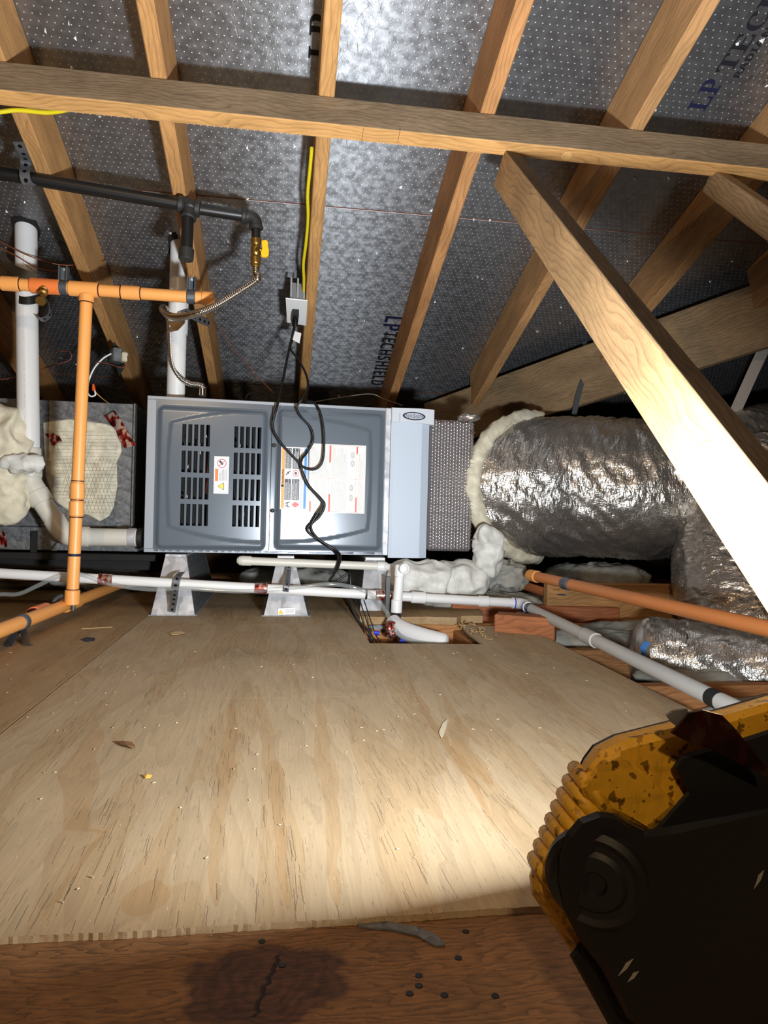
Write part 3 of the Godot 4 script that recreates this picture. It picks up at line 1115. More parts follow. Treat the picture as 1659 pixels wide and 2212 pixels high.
func panel_mesh(u0: float, u1: float, v0: float, v1: float, right: bool, holes: Array) -> SurfaceTool:
	var us := {}
	var vs := {}
	var n := 84
	for k in n + 1: us[u0 + (u1 - u0) * k / n] = true
	for k in 100 + 1: vs[v0 + (v1 - v0) * k / 100.0] = true
	for h in holes:
		for t in [h.position.x, h.end.x]: us[t] = true
		for t in [h.position.y, h.end.y]: vs[t] = true
	var ul := us.keys(); ul.sort()
	var vl := vs.keys(); vl.sort()
	var st := mb()
	for j in vl.size() - 1:
		for i in ul.size() - 1:
			if ul[i + 1] - ul[i] < 1e-6 or vl[j + 1] - vl[j] < 1e-6: continue
			var c := Vector2((ul[i] + ul[i + 1]) * 0.5, (vl[j] + vl[j + 1]) * 0.5)
			var inside := false
			for h in holes:
				if h.has_point(c): inside = true; break
			if inside: continue
			st.set_smooth_group(0)
			var q := []
			for g in [[i, j], [i, j + 1], [i + 1, j + 1], [i + 1, j]]:
				q.append(FX * Vector3(ul[g[0]], vl[g[1]], 0.004 + pan_height(ul[g[0]], vl[g[1]], right)))
			for t in [q[0], q[1], q[2], q[0], q[2], q[3]]: st.add_vertex(t)
	for h in holes:          # turned-in louver lips
		var w := 0.004 + pan_height(h.get_center().x, h.get_center().y, right)
		var a := Vector3(h.end.x, h.position.y, w)
		var b := Vector3(h.end.x, h.end.y, w)
		var dv := Vector3(-0.0062, 0, -0.013)
		quad(st, FX * a, FX * (a + dv), FX * (b + dv), FX * b)
		quad(st, FX * b, FX * (b + dv), FX * (a + dv), FX * a)
		for e in [h.position.y, h.end.y]:
			var p := Vector3(h.position.x, e, w)
			var q := Vector3(h.end.x, e, w)
			var dd := Vector3(0, 0, -0.01)
			quad(st, FX * p, FX * q, FX * (q + dd), FX * (p + dd))
		var l := Vector3(h.position.x, h.position.y, w)
		var l2 := Vector3(h.position.x, h.end.y, w)
		quad(st, FX * l2, FX * (l2 + Vector3(0, 0, -0.002)), FX * (l + Vector3(0, 0, -0.002)), FX * l)
	# outer rim
	for e in [[Vector3(u0, v0, 0), Vector3(u1, v0, 0)], [Vector3(u1, v0, 0), Vector3(u1, v1, 0)], [Vector3(u1, v1, 0), Vector3(u0, v1, 0)], [Vector3(u0, v1, 0), Vector3(u0, v0, 0)]]:
		var z := Vector3(0, 0, 0.004)
		quad(st, FX * e[0], FX * (e[0] + z), FX * (e[1] + z), FX * e[1])
	return st
func sticker(called: String, u0: float, v0: float, u1: float, v1: float, w: float, im: Image, parent: Node3D, label: String):
	var st := mb()
	var c := [Vector3(u0, v1, w), Vector3(u1, v1, w), Vector3(u1, v0, w), Vector3(u0, v0, w)]
	for k in 4: c[k] = FX * c[k]
	quad(st, c[0], c[1], c[2], c[3])
	var bk := FX.basis.z * -0.0006
	for k in 4: quad(st, c[k], c[k] + bk, c[(k + 1) % 4] + bk, c[(k + 1) % 4])
	var m := mat(Color.WHITE, 0.45)
	m.albedo_texture = tex(im)
	m.texture_repeat = false
	obj(called, st, m, parent).set_meta("label", label)
func fine_print(im: Image, x0: int, y0: int, x1: int, y1: int, c: Color, sd: int, pitch := 4, ragged := true):
	# vertical lines of tiny print, read with the head tilted
	var r := RandomNumberGenerator.new()
	r.seed = sd
	for x in range(x0 + 1, x1 - 1, pitch):
		var top := y0 + (r.randi_range(0, (y1 - y0) / 3) if ragged and r.randf() < 0.5 else 0)
		var y := y1 - 1
		while y > top:
			var l := r.randi_range(3, 9)
			im.fill_rect(Rect2i(x, maxi(y - l, top), maxi(pitch / 2, 1), mini(l, y - top)), c)
			y -= l + 2
func furnace():
	FX = Transform3D(Basis(Vector3.UP, FUR_YAW), FUR_AT)
	var W0 := 0.8285
	var H0 := 0.5217
	var D := 0.70
	var f := thing("furnace", "grey horizontal gas furnace with louvred door and warning stickers, on metal stands", "furnace", FUR_AT)
	var st := mb()
	var t := 0.012
	for p in [[Vector3(0, 0, -D), Vector3(W0, t, 0.004)], [Vector3(0, H0 - t, -D), Vector3(W0, H0, 0.004)], [Vector3(0, t, -D), Vector3(0.03, H0 - t, 0.004)], [Vector3(0.806, t, -D), Vector3(W0 - 0.02, H0 - t, 0.003)], [Vector3(0, 0, -D - 0.01), Vector3(W0, H0, -D)]]:
		box(st, FX * Transform3D(Basis(), (p[0] + p[1]) * 0.5), p[1] - p[0], 0.0015)
	obj("cabinet", st, M.cabinet, f)
	st = mb()
	box(st, FX * Transform3D(Basis(), Vector3(0.817, H0 * 0.5, 0.003)), Vector3(0.02, H0, 0.012), 0.002)
	obj("end_flange", st, M.galv, f)
	var holes := []
	for col in [0.1165, 0.2865]:
		for row in 4:
			for k in 5:
				holes.append(Rect2(col + k * 0.0193, 0.0915 + row * 0.0889, 0.0128, 0.0725))
	var d1 := obj("louvred_door", panel_mesh(0.03, 0.4105, 0.003, H0 - 0.01, false, holes), M.furnace, f)
	var d2 := obj("burner_door", panel_mesh(0.4125, 0.806, 0.003, H0 - 0.01, true, []), M.furnace, f)
	for s in [[0.417, 0.373], [0.417, 0.149]]:
		st = mb()
		lathe(st, FX * Vector3(s[0] + 0.003, s[1], 0.004), FX.basis.z, [[0, 0.0075], [0.002, 0.0075], [0.003, 0.005], [0.0065, 0.0042], [0.007, 0.003], [0.0068, 0.0]], 16)
		obj("screw", st, M.iron_fit, f)
	# inside, seen through the louvres
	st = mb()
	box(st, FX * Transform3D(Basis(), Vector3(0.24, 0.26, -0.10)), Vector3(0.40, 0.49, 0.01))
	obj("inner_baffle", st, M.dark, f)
	st = mb()
	tube(st, [FX * Vector3(0.197, 0.20, -0.022), FX * Vector3(0.199, 0.28, -0.022), FX * Vector3(0.203, 0.37, -0.03)], 0.006, 10)
	obj("copper_tube", st, M.copper, f)
	for k in 9:
		st = mb()
		var a := Vector3([0.12, 0.14, 0.165, 0.19, 0.125, 0.29, 0.31, 0.33, 0.31][k], [0.40, 0.33, 0.38, 0.40, 0.2, 0.40, 0.18, 0.2, 0.12][k], -0.03)
		var b := a + Vector3(rng.randf_range(-0.01, 0.02), rng.randf_range(-0.06, -0.03), rng.randf_range(-0.005, 0.01))
		tube(st, smooth_path([FX * a, FX * ((a + b) * 0.5 + Vector3(0.004, 0, 0.004)), FX * b], 4), 0.003, 8)
		obj("inner_wire", st, M.white, f)
	# small sticker between the louvre banks
	var im := Image.create(98, 250, false, Image.FORMAT_RGB8)
	im.fill(Color(0.93, 0.93, 0.94))
	im.fill_rect(Rect2i(6, 6, 86, 1), Color(0.6, 0.6, 0.62)); im.fill_rect(Rect2i(6, 243, 86, 1), Color(0.6, 0.6, 0.62))
	im.fill_rect(Rect2i(6, 6, 1, 238), Color(0.6, 0.6, 0.62)); im.fill_rect(Rect2i(91, 6, 1, 238), Color(0.6, 0.6, 0.62))
	for y in 250:
		for x in 98:
			var q := Vector2(x - 50, y - 46)
			if absf(q.length() - 28) < 2.2: im.set_pixel(x, y, Color(0.75, 0.2, 0.22))
			elif q.length() < 28 and absf(q.x + q.y) < 2.4: im.set_pixel(x, y, Color(0.75, 0.2, 0.22))
			elif absf((x - 46) * 0.72 - (y - 42) * 0.7) < 7 and absf((x - 46) * 0.7 + (y - 42) * 0.72) < 16: im.set_pixel(x, y, Color(0.12, 0.1, 0.12))
			var ty := (y - 200) / 26.0     # yellow triangle, apex to the left
			var tx := (x - 22) / 46.0
			if tx > 0 and tx < 1 and absf(ty) < tx: im.set_pixel(x, y, Color(0.93, 0.86, 0.25) if absf(ty) < tx - 0.1 and tx < 0.93 and tx > 0.1 else Color(0.15, 0.13, 0.05))
	im.fill_rect(Rect2i(6, 82, 86, 1), Color(0.6, 0.6, 0.62)); im.fill_rect(Rect2i(6, 166, 86, 1), Color(0.6, 0.6, 0.62))
	im.fill_rect(Rect2i(8, 84, 20, 82), Color(0.93, 0.48, 0.14))
	fine_print(im, 34, 88, 88, 162, Color(0.45, 0.46, 0.5), 3, 9)
	sticker("caution_label", 0.2225, 0.2015, 0.2715, 0.327, 0.0228, im, d1, "small white sticker with crossed hand and yellow triangle")
	# warning sticker
	im = Image.create(196, 440, false, Image.FORMAT_RGB8)
	im.fill(Color(0.94, 0.94, 0.93))
	im.fill_rect(Rect2i(6, 6, 22, 428), Color(0.95, 0.62, 0.2))
	for col in [[30, 76], [84, 138]]:
		for row in [[8, 152], [226, 372]]:
			im.fill_rect(Rect2i(col[0], row[0], col[1] - col[0], row[1] - row[0]), Color(0.05, 0.06, 0.1))
			fine_print(im, col[0] + 2, row[0] + 4, col[1] - 2, row[1] - 4, Color(0.88, 0.88, 0.9), col[0] + row[0], 8)
	for q in [[30, 156, 46, 56], [84, 156, 54, 56], [30, 376, 46, 58], [84, 376, 54, 58]]:
		im.fill_rect(Rect2i(q[0], q[1], q[2], 1), Color(0.1, 0.1, 0.12)); im.fill_rect(Rect2i(q[0], q[1] + q[3], q[2], 1), Color(0.1, 0.1, 0.12))
	for y in 440:
		for x in range(30, 140):
			if y > 156 and y < 212 and x > 84:
				var q := Vector2(x - 110, y - 184)
				if absf(q.length() - 21) < 2.0 or (q.length() < 21 and absf(q.x - q.y) < 2.0): im.set_pixel(x, y, Color(0.75, 0.15, 0.18))
				elif q.length() < 10: im.set_pixel(x, y, Color(0.15, 0.1, 0.12))
			elif y > 156 and y < 212 and x < 76:
				var q := Vector2(x - 54, y - 182)
				if absf(q.x * 0.9 + q.y) < 4.5 and q.length() < 22 or q.length() < 8: im.set_pixel(x, y, Color(0.08, 0.08, 0.1))
			elif y > 378 and x < 76:
				var q := Vector2(x - 53, y - 405)
				if (absf(q.x) < 3.5 and absf(q.y) < 18) or (absf(absf(q.y) - 12.0 - q.x * 0.3) < 3.0 and absf(q.x) < 18): im.set_pixel(x, y, Color(0.08, 0.08, 0.1))
			elif y > 378 and x > 84:
				var q := Vector2(x - 112, y - 405)
				if absf(q.y) < 22 - absf(q.x) * 0.7 + 5.0 * sin(x * 0.7): im.set_pixel(x, y, Color(0.9, 0.35, 0.35))
	fine_print(im, 146, 10, 166, 430, Color(0.5, 0.5, 0.55), 8, 6, false)
	im.fill_rect(Rect2i(170, 6, 20, 428), Color(0.25, 0.62, 0.90))
	fine_print(im, 176, 20, 186, 420, Color(0.1, 0.25, 0.5), 9, 6, false)
	sticker("warning_label", 0.4445, 0.1545, 0.5355, 0.3685, 0.0228, im, d2, "orange, black and blue warning sticker")
	var up := Transform3D(FX.basis * Basis(Vector3.BACK, PI / 2), FX * Vector3(0.4525, 0.262, 0.0229))
	words("lettering", "▲ WARNING", 0.0065, up, M.ink, d2, "Droid Sans", true, 1.15, 0.0002)
	# instruction sticker
	im = Image.create(420, 500, false, Image.FORMAT_RGB8)
	im.fill(Color(0.93, 0.93, 0.91))
	var oc := Color(0.88, 0.52, 0.42)
	for x in [6, 146, 348, 412]: im.fill_rect(Rect2i(x, 8, 2, 484), oc)
	for y in [8, 248, 490]: im.fill_rect(Rect2i(6, y, 408, 2), oc)
	for q in [[146, 10, 14, 122], [146, 362, 14, 130], [348, 10, 12, 54], [348, 382, 12, 110], [6, 420, 12, 72]]: im.fill_rect(Rect2i(q[0], q[1], q[2], q[3]), Color(0.86, 0.36, 0.26))
	for q in [[14, 24, 140, 240], [14, 262, 130, 480], [164, 24, 280, 240], [164, 262, 280, 480], [364, 60, 404, 240], [364, 262, 404, 480]]:
		fine_print(im, q[0], q[1], q[2], q[3], Color(0.58, 0.58, 0.57), q[0] + q[1], 5)
	for q in [[314, 70], [314, 130], [310, 310], [308, 380]]:
		for y in 50:
			for x in 34:
				var d := Vector2((x - 17) / 16.0, (y - 25) / 24.0).length()
				if absf(d - 0.85) < 0.08 or absf(d - 0.45) < 0.08: im.set_pixel(q[0] + x - 10, q[1] + y - 20, Color(0.45, 0.45, 0.45))
	sticker("instruction_label", 0.5415, 0.1460, 0.7375, 0.3835, 0.0228, im, d2, "large white instruction sheet with orange headings")
	# stands
	var feet := [[-0.413, -0.276, "left metal stand under the furnace's louvred end"], [-0.054, 0.090, "middle metal stand under the furnace, with a small warning sticker"], [0.262, 0.355, "right metal stand, partly hidden behind the white drain riser"]]
	var tops := [[[357, 1202], [403, 1202]], [[599, 1206], [636, 1206]], [[789, 1206], [832, 1206]]]
	for k in 3:
		var s := thing("furnace_stand", "galvanised " + feet[k][2], "stand", Vector3((feet[k][0] + feet[k][1]) * 0.5, 0, -2.6), "furnace stands")
		for z in [[-2.36, -2.435], [-3.02, -2.95]]:
			var a := Vector3(feet[k][0], 0.0015, z[0])
			var b := Vector3(feet[k][1], 0.0015, z[0])
			var ta := pz(tops[k][0][0], tops[k][0][1], -2.435)
			var tb := pz(tops[k][1][0], tops[k][1][1], -2.435)
			var c := Vector3(tb.x, 0.185, z[1])
			var d := Vector3(ta.x, 0.185, z[1])
			st = mb()
			slab(st, [a, b, c, d], Vector3(0, 0, -0.012))
			obj("leg_panel", st, M.galv, s)
		st = mb()
		var m0 := pz(tops[k][0][0], 1200, -2.435).x
		var m1 := pz(tops[k][1][0], 1200, -2.435).x
		bx(st, Vector3(m0, 0.183, -3.0), Vector3(m1, 0.1935, -2.43))
		obj("saddle", st, M.galv, s)
		for x in [0, 1]:
			st = mb()
			slab(st, [Vector3(feet[k][x], 0.0015, -2.372), Vector3([m0, m1][x], 0.185, -2.447), Vector3([m0, m1][x], 0.185, -2.95), Vector3(feet[k][x], 0.0015, -3.02)], Vector3(0.003 if x == 0 else -0.003, 0, 0))
			obj("side_panel", st, M.galv_dull, s)
		st = mb()
		bx(st, Vector3(feet[k][0] - 0.008, 0.0003, -3.03), Vector3(feet[k][1] + 0.008, 0.0018, -2.352), 0.0005)
		obj("foot_plate", st, M.galv, s)
		if k == 1:
			var w2 := Image.create(64, 24, false, Image.FORMAT_RGB8)
			w2.fill(Color(0.92, 0.92, 0.92))
			for y in 24:
				for x in 22:
					var ty := (y - 3) / 18.0
					if ty > 0 and ty < 1 and absf(x - 11) < ty * 10: w2.set_pixel(x, y, Color(0.9, 0.75, 0.15))
			for y in [6, 10, 14, 18]: w2.fill_rect(Rect2i(26, y, 34, 1), Color(0.5, 0.5, 0.5))
			st = mb()
			var q := [pz(600, 1314, -2.36), pz(638, 1312, -2.36), pz(638, 1326, -2.357), pz(600, 1328, -2.357)]
			for i in 4: q[i].z += 0.003
			quad(st, q[0], q[1], q[2], q[3])
			for i in 4: quad(st, q[i], q[i] - Vector3(0, 0, 0.002), q[(i + 1) % 4] - Vector3(0, 0, 0.002), q[(i + 1) % 4])
			var lm := mat(Color.WHITE, 0.5)
			lm.albedo_texture = tex(w2)
			obj("warning_label", st, lm, s)

func filter_cabinet():
	var w := 0.022
	var o := thing("air_cleaner", "pale blue-grey air filter cabinet with an oval badge, at the furnace's right end", "air filter", FX * Vector3(0.9, 0, -0.3))
	var a := fl(846, 915, w)
	var b := fl(930, 915, w)
	var lo := fl(846, 1205, w).y
	var st := mb()
	box(st, FX * Transform3D(Basis(), Vector3((a.x + b.x) * 0.5 - 0.002, (lo + 0.52) * 0.5 + 0.006, -0.33)), Vector3(b.x - a.x - 0.01, 0.51, 0.66), 0.002)
	obj("housing", st, M.cabinet, o)
	# door: a folded front, its right edge chamfered
	var top := fl(880, 913, w).y
	var prof := [Vector2(a.x, 0.0), Vector2(a.x, w - 0.004), Vector2(a.x + 0.012, w), Vector2(b.x - 0.030, w), Vector2(b.x, w - 0.016), Vector2(b.x, 0.0)]
	var pts := []
	for p in prof: pts.append(FX * Vector3(p.x, top, p.y))
	st = mb()
	slab(st, pts, FX.basis.y * (lo - top), 0.001)
	obj("door", st, M.filter, o)
	# bowed cap above it
	st = mb()
	var n := 12
	var cap := []
	var tl := fl(846, 880.5, w).y
	var tr := fl(938, 887, w).y
	var rx := fl(938, 900, w).x
	for k in n + 1:
		var t := float(k) / n
		cap.append(FX * Vector3(lerpf(a.x - 0.001, rx, t), lerpf(tl, tr, t) + 0.006 * sin(PI * t * 0.9) * t, w + 0.004))
	cap.append(FX * Vector3(rx, fl(938, 919, w).y, w + 0.004))
	cap.append(FX * Vector3(b.x - 0.030, top - 0.001, w + 0.004))
	cap.append(FX * Vector3(a.x - 0.001, top - 0.001, w + 0.004))
	slab(st, cap, FX.basis.z * -0.03, 0.002)
	obj("cap", st, M.filter_cap, o)
	st = mb()
	var bc := fl(894.5, 899, w + 0.005)
	for s in [[0.041, 0.0142, 0.0, 0.0016, M.ink_blue], [0.0345, 0.0108, 0.0006, 0.0016, M.badge if M.has("badge") else mat(c8(186, 192, 200), 0.4)]]:
		st = mb()
		var el := []
		for k in 40:
			el.append(FX * (bc + Vector3(cos(TAU * k / 40) * s[0], sin(TAU * k / 40) * s[1] - cos(TAU * k / 40) * 0.0008, s[3] * 0.6 + s[2])))
		slab(st, el, FX.basis.z * -0.003)
		obj("badge", st, s[4], o)
	words("lettering", "Aprilaire", 0.0118, Transform3D(FX.basis, FX * (bc + Vector3(0, 0.001, 0.0024))), M.ink_blue, o, "Droid Serif", false, 0.95, 0.0006)
	st = mb()
	tube(st, smooth_path([FX * (bc + Vector3(-0.012, -0.0055, 0.002)), FX * (bc + Vector3(0.002, -0.0068, 0.002)), FX * (bc + Vector3(0.018, -0.0068, 0.002))], 5), 0.0005, 6)
	obj("badge_stroke", st, M.ink_blue, o)
	st = mb()
	box(st, FX * Transform3D(Basis(), Vector3(fl(863, 900, w).x, fl(863, 902, w).y, w + 0.0041)), Vector3(0.0012, 0.030, 0.0012), 0.0003)
	obj("cap_seam", st, M.ink_grey, o)

# ---------------------------------------------------------------- plenum on the left of the furnace
func plenum_side():
	var z := -2.64
	var o := thing("plenum", "dull metal duct box left of the furnace with insulation showing through", "duct", Vector3(-0.9, 0.2, -2.9))
	var a := pz(-260, 868, z)
	var b := pz(294, 873, z)
	var lo := pz(294, 1142, z).y
	var st := mb()
	bx(st, Vector3(a.x, lo, z - 0.5), Vector3(b.x, b.y, z))
	obj("sheet_metal", st, M.galv_dull, o)
	st = mb()
	bx(st, Vector3(a.x, pz(100, 1188, z).y, z - 0.5), Vector3(pz(300, 1150, z).x, lo - 0.001, z + 0.012))
	obj("lower_panel", st, M.galv_dull, o)
	st = mb()
	bx(st, Vector3(b.x - 0.004, lo, z - 0.02), Vector3(b.x + 0.002, b.y, z + 0.02), 0.001)
	obj("corner_flange", st, M.galv_dull, o)
	# batt with its scrim, held where the sheet is cut away
	st = mb()
	var outline := []
	for q in [[92, 912], [150, 905], [225, 915], [258, 925], [262, 975], [252, 1000], [253, 1050], [245, 1095], [235, 1115], [215, 1126], [190, 1112], [150, 1105], [115, 1080], [98, 1030]]:
		outline.append(pz(q[0], q[1], z + 0.006))
	slab(st, outline, Vector3(0, 0, -0.006), 0.004)
	obj("insulation", st, M.wool_cream, o)
	st = mb()
	for k in 24:
		var y := 932.0 + k * 7.6
		var x0 := 120.0 if k < 18 else 120.0 + (k - 18) * 12.0
		var x1 := 256.0 - (k - 18) * 4.0 if k > 18 else 254.0
		tube(st, [pz(x0, y, z + 0.0078), pz((x0 + x1) * 0.5, y + 1.0, z + 0.0082), pz(x1, y + 1.5, z + 0.0078)], 0.0004, 5)
	for k in 17:
		for s in [-1, 1]:
			var x: float = 128 + k * 8.0
			var yb := 1108.0 if x > 165 else 1070.0
			var xt: float = x + s * 40.0
			if xt < 118 or xt > 256: continue
			tube(st, [pz(x, yb, z + 0.0078), pz(xt, yb - 118, z + 0.0078)], 0.0003, 4)
	obj("scrim", st, mat(c8(150, 142, 122), 0.8), o)
	# torn red and silver tape
	var t1 := []
	for q in [[226, 898], [248, 887], [262, 908], [278, 935], [294, 962], [270, 968], [258, 950], [252, 932], [238, 915]]:
		t1.append(pz(q[0], q[1], z + 0.022))
	st = mb()
	slab(st, t1, Vector3(0, 0, -0.003))
	tag(obj("torn_tape", st, M.tape), "long torn strip of red and silver tape at the duct box's upper right corner", "tape", "torn foil tapes")
	var t2 := []
	for q in [[98, 938], [112, 935], [128, 942], [135, 955], [122, 957], [114, 968], [108, 952]]:
		t2.append(pz(q[0], q[1], z + 0.024))
	st = mb()
	slab(st, t2, Vector3(0, 0, -0.003))
	tag(obj("torn_tape", st, M.tape), "small torn scrap of tape on the insulation right of the white pipe", "tape", "torn foil tapes")
	var t3 := []
	for q in [[-20, 1148], [6, 1145], [14, 1160], [16, 1182], [-20, 1185]]:
		t3.append(pz(q[0], q[1], z + 0.03))
	st = mb()
	slab(st, t3, Vector3(0, 0, -0.003))
	tag(obj("torn_tape", st, M.tape), "torn tape at the left edge, low on the metal duct", "tape", "torn foil tapes")
	# black angle-iron rails that carry it
	st = mb()
	var rl := pz(-200, 1196, -2.6)
	var rr := pz(336, 1202, -2.6)
	bx(st, Vector3(rl.x, rr.y - 0.018, -2.64), Vector3(rr.x, rr.y + 0.006, -2.60))
	bx(st, Vector3(rl.x, rr.y - 0.055, -2.70), Vector3(rr.x - 0.03, rr.y - 0.02, -2.66))
	var fr := thing("support_rail", "black angle-iron rail under the metal duct box", "support", Vector3(rr.x - 0.4, rr.y, -2.62))
	obj("rail", st, M.dark, fr)
	st = mb()
	var pa := pz(72, 1147, -2.61)
	bx(st, Vector3(pa.x - 0.011, rr.y - 0.01, -2.622), Vector3(pa.x + 0.011, pa.y, -2.617), 0.0005)
	obj("tab", st, M.dark, fr)
	st = mb()
	slab(st, [pz(110, 1190, -2.59), pz(122, 1190, -2.59), pz(146, 1162, -2.6), pz(134, 1160, -2.6)], Vector3(0, 0, -0.003))
	obj("gusset", st, M.galv_dull, fr)

# ---------------------------------------------------------------- flexible ducts
func duct_mesh(axis: Array, r: float, seg: int, sd: int, wr: float, lean := 0.0) -> SurfaceTool:
	# crumpled foil jacket round axis; lean pushes the near side of its first rings back along the axis
	var st := mb()
	var ns := noise(sd, 1.0, 4)
	var run := 0.0
	var n := axis.size()
	var rings := []
	for i in n:
		var d: Vector3 = ((axis[mini(i + 1, n - 1)] - axis[maxi(i - 1, 0)]) as Vector3).normalized()
		var s := d.cross(Vector3.UP).normalized()
		var v := s.cross(d)
		if i: run += axis[i].distance_to(axis[i - 1])
		var ring := []
		for k in seg + 1:
			var a := TAU * (k % seg) / seg
			var u := s * cos(a) + v * sin(a)
			var fold := 1.0 - absf(ns.get_noise_3d(run * 9.0 + 1.2 * sin(a), cos(a) * 1.1, sin(a) * 1.1)) * 2.6
			var crumple := ns.get_noise_3d(run * 18.0, cos(a) * 7.0 + 20.0, sin(a) * 7.0)
			var fine := 1.0 - absf(ns.get_noise_3d(run * 34.0 + 40.0, cos(a) * 9.0, sin(a) * 9.0)) * 2.4
			var rad := r * (1.0 + wr * (fold * 0.7 + crumple * 0.5 + fine * 0.22))
			var sl := lean * maxf(cos(a), 0.0) * maxf(0.0, 1.0 - float(i) / (n * 0.6))
			ring.append([axis[i] + u * rad + d * -sl, Vector2(run / 0.5, a / TAU * 3.0)])
		ring[seg][1] = Vector2(run / 0.5, 3.0)
		rings.append(ring)
	st.set_smooth_group(0)
	for i in n - 1:
		for k in seg:
			var a = rings[i][k]; var b = rings[i + 1][k]; var c = rings[i + 1][k + 1]; var d = rings[i][k + 1]
			for q in [a, c, b, a, d, c]:
				st.set_uv(q[1]); st.add_vertex(q[0])
	return st
func dense(pts: Array, step: float) -> Array:
	var r := []
	for i in pts.size() - 1:
		var n := maxi(1, int(pts[i].distance_to(pts[i + 1]) / step))
		for k in n: r.append(pts[i].lerp(pts[i + 1], float(k) / n))
	r.append(pts[-1])
	return r
func ducts():
	# bubble-foil box on the filter cabinet
	var st := mb()
	var a := fl(930, 910, -0.01)
	var wdt := 0.165
	box(st, FX * Transform3D(Basis(), Vector3(a.x + wdt * 0.5, 0.255, -0.30)), Vector3(wdt, 0.475, 0.58), 0.008)
	var o := thing("return_box", "short box wrapped in silver bubble insulation between filter cabinet and large duct", "duct", FX * Vector3(a.x + 0.07, 0.2, -0.3))
	obj("bubble_wrap", st, M.bubble, o)
	st = mb()
	for k in 30:
		var v := 0.03 + k * 0.0155
		tube(st, [FX * Vector3(a.x, v, -0.0065), FX * Vector3(a.x + wdt * 0.5, v + 0.001, -0.0055), FX * Vector3(a.x + wdt, v - 0.001, -0.0065)], 0.0007, 5)
	obj("scrim", st, M.galv_dull, o)
	st = mb()
	for q in [[952, 912], [975, 912], [1003, 912], [1022, 935], [1022, 1165]]:
		var p := pz(q[0], q[1], -2.44)
		st = mb()
		box(st, Transform3D(Basis(Vector3.BACK, 0.3), p), Vector3(0.018, 0.005, 0.002), 0.0004)
		obj("red_tape", st, M.maroon, o)
	st = mb()
	lump(st, pz(1012, 902, -2.5), Vector3(0.04, 0.012, 0.02), 0.012, 40.0, 3, 24, 12)
	tag(obj("tape_wad", st, M.jacket), "crumpled clear tape wad on top of the bubble-wrapped box", "tape")
	# main trunk
	var ax := smooth_path([pz(1165, 1052, -2.74), pz(1270, 1052, -2.70), pz(1400, 1056, -2.64), pz(1560, 1040, -2.60), pz(1720, 1015, -2.58), pz(1950, 985, -2.6)], 60)
	tag(obj("flexible_duct", duct_mesh(ax, 0.272, 120, 31, 0.045, 0.27), M.jacket), "large silver flexible duct running right from the furnace's filter box", "duct")
	# cream glass-wool cuff at its cut end
	st = mb()
	var ring := []
	var d: Vector3 = ((ax[4] - ax[0]) as Vector3).normalized()
	var s := d.cross(Vector3.UP).normalized()
	var v := s.cross(d)
	var ns := noise(77, 3.0, 3)
	for k in 97:
		var an := TAU * k / 96.0
		var rr := 0.276 + 0.012 * ns.get_noise_2d(cos(an) * 2.0, sin(an) * 2.0)
		ring.append(ax[0] + (s * cos(an) + v * sin(an)) * rr - d * (0.275 * maxf(cos(an), 0.0) + 0.010))
	tube(st, ring, func(i, t): return 0.032 + 0.010 * ns.get_noise_2d(i * 0.35, t * 2.0) + 0.006 * ns.get_noise_2d(i * 1.5, t * 5.0 + 40.0), 14, false)
	tag(obj("insulation_cuff", st, M.wool_cream), "cream glass-wool cuff rolled round the cut end of the large duct", "insulation")
	# loose skirt of wool under the cuff
	st = mb()
	lump(st, pz(1055, 1190, -2.43), Vector3(0.045, 0.085, 0.04), 0.03, 9.0, 8, 48, 28)
	tag(obj("insulation_tuft", st, M.wool), "white wool tuft hanging below the cuff of the large duct", "insulation")
	# elbow that dives off the trunk
	ax = smooth_path([pz(1640, 1010, -2.45), pz(1600, 1120, -2.36), pz(1580, 1210, -2.30), pz(1592, 1300, -2.22), pz(1640, 1400, -2.12)], 50)
	tag(obj("flexible_duct", duct_mesh(ax, 0.185, 90, 41, 0.075), M.jacket), "silver flexible duct elbow turning down behind the diagonal brace", "duct")
	# low branch with its closed end on the left
	ax = dense([pz(1396, 1415, -1.78), pz(1480, 1425, -1.74), pz(1580, 1442, -1.66), pz(1720, 1465, -1.55), pz(1900, 1490, -1.45)], 0.006)
	var br := thing("flexible_duct", "low silver duct end with blue tape, behind the work light", "duct", ax[0])
	var lowst := duct_mesh(ax, 0.098, 80, 57, 0.08)
	obj("jacket", lowst, M.jacket, br)
	st = mb()
	var dd: Vector3 = ((ax[3] - ax[0]) as Vector3).normalized()
	var prof := []
	for k in 9: prof.append([-0.045 * cos(k * PI / 16.0) , 0.099 * sin(k * PI / 16.0)])
	lathe(st, ax[0], dd, prof, 40)
	obj("closed_end", st, M.jacket, br)
	st = mb()
	var bt := []
	for q in [[1383, 1398], [1392, 1385], [1404, 1388], [1402, 1405], [1394, 1420], [1386, 1424]]: bt.append(pz(q[0], q[1], -1.70))
	slab(st, bt, Vector3(0.004, 0, -0.004))
	obj("blue_tape", st, mat(c8(70, 130, 200), 0.4), br).set_meta("label", "scrap of blue tape")
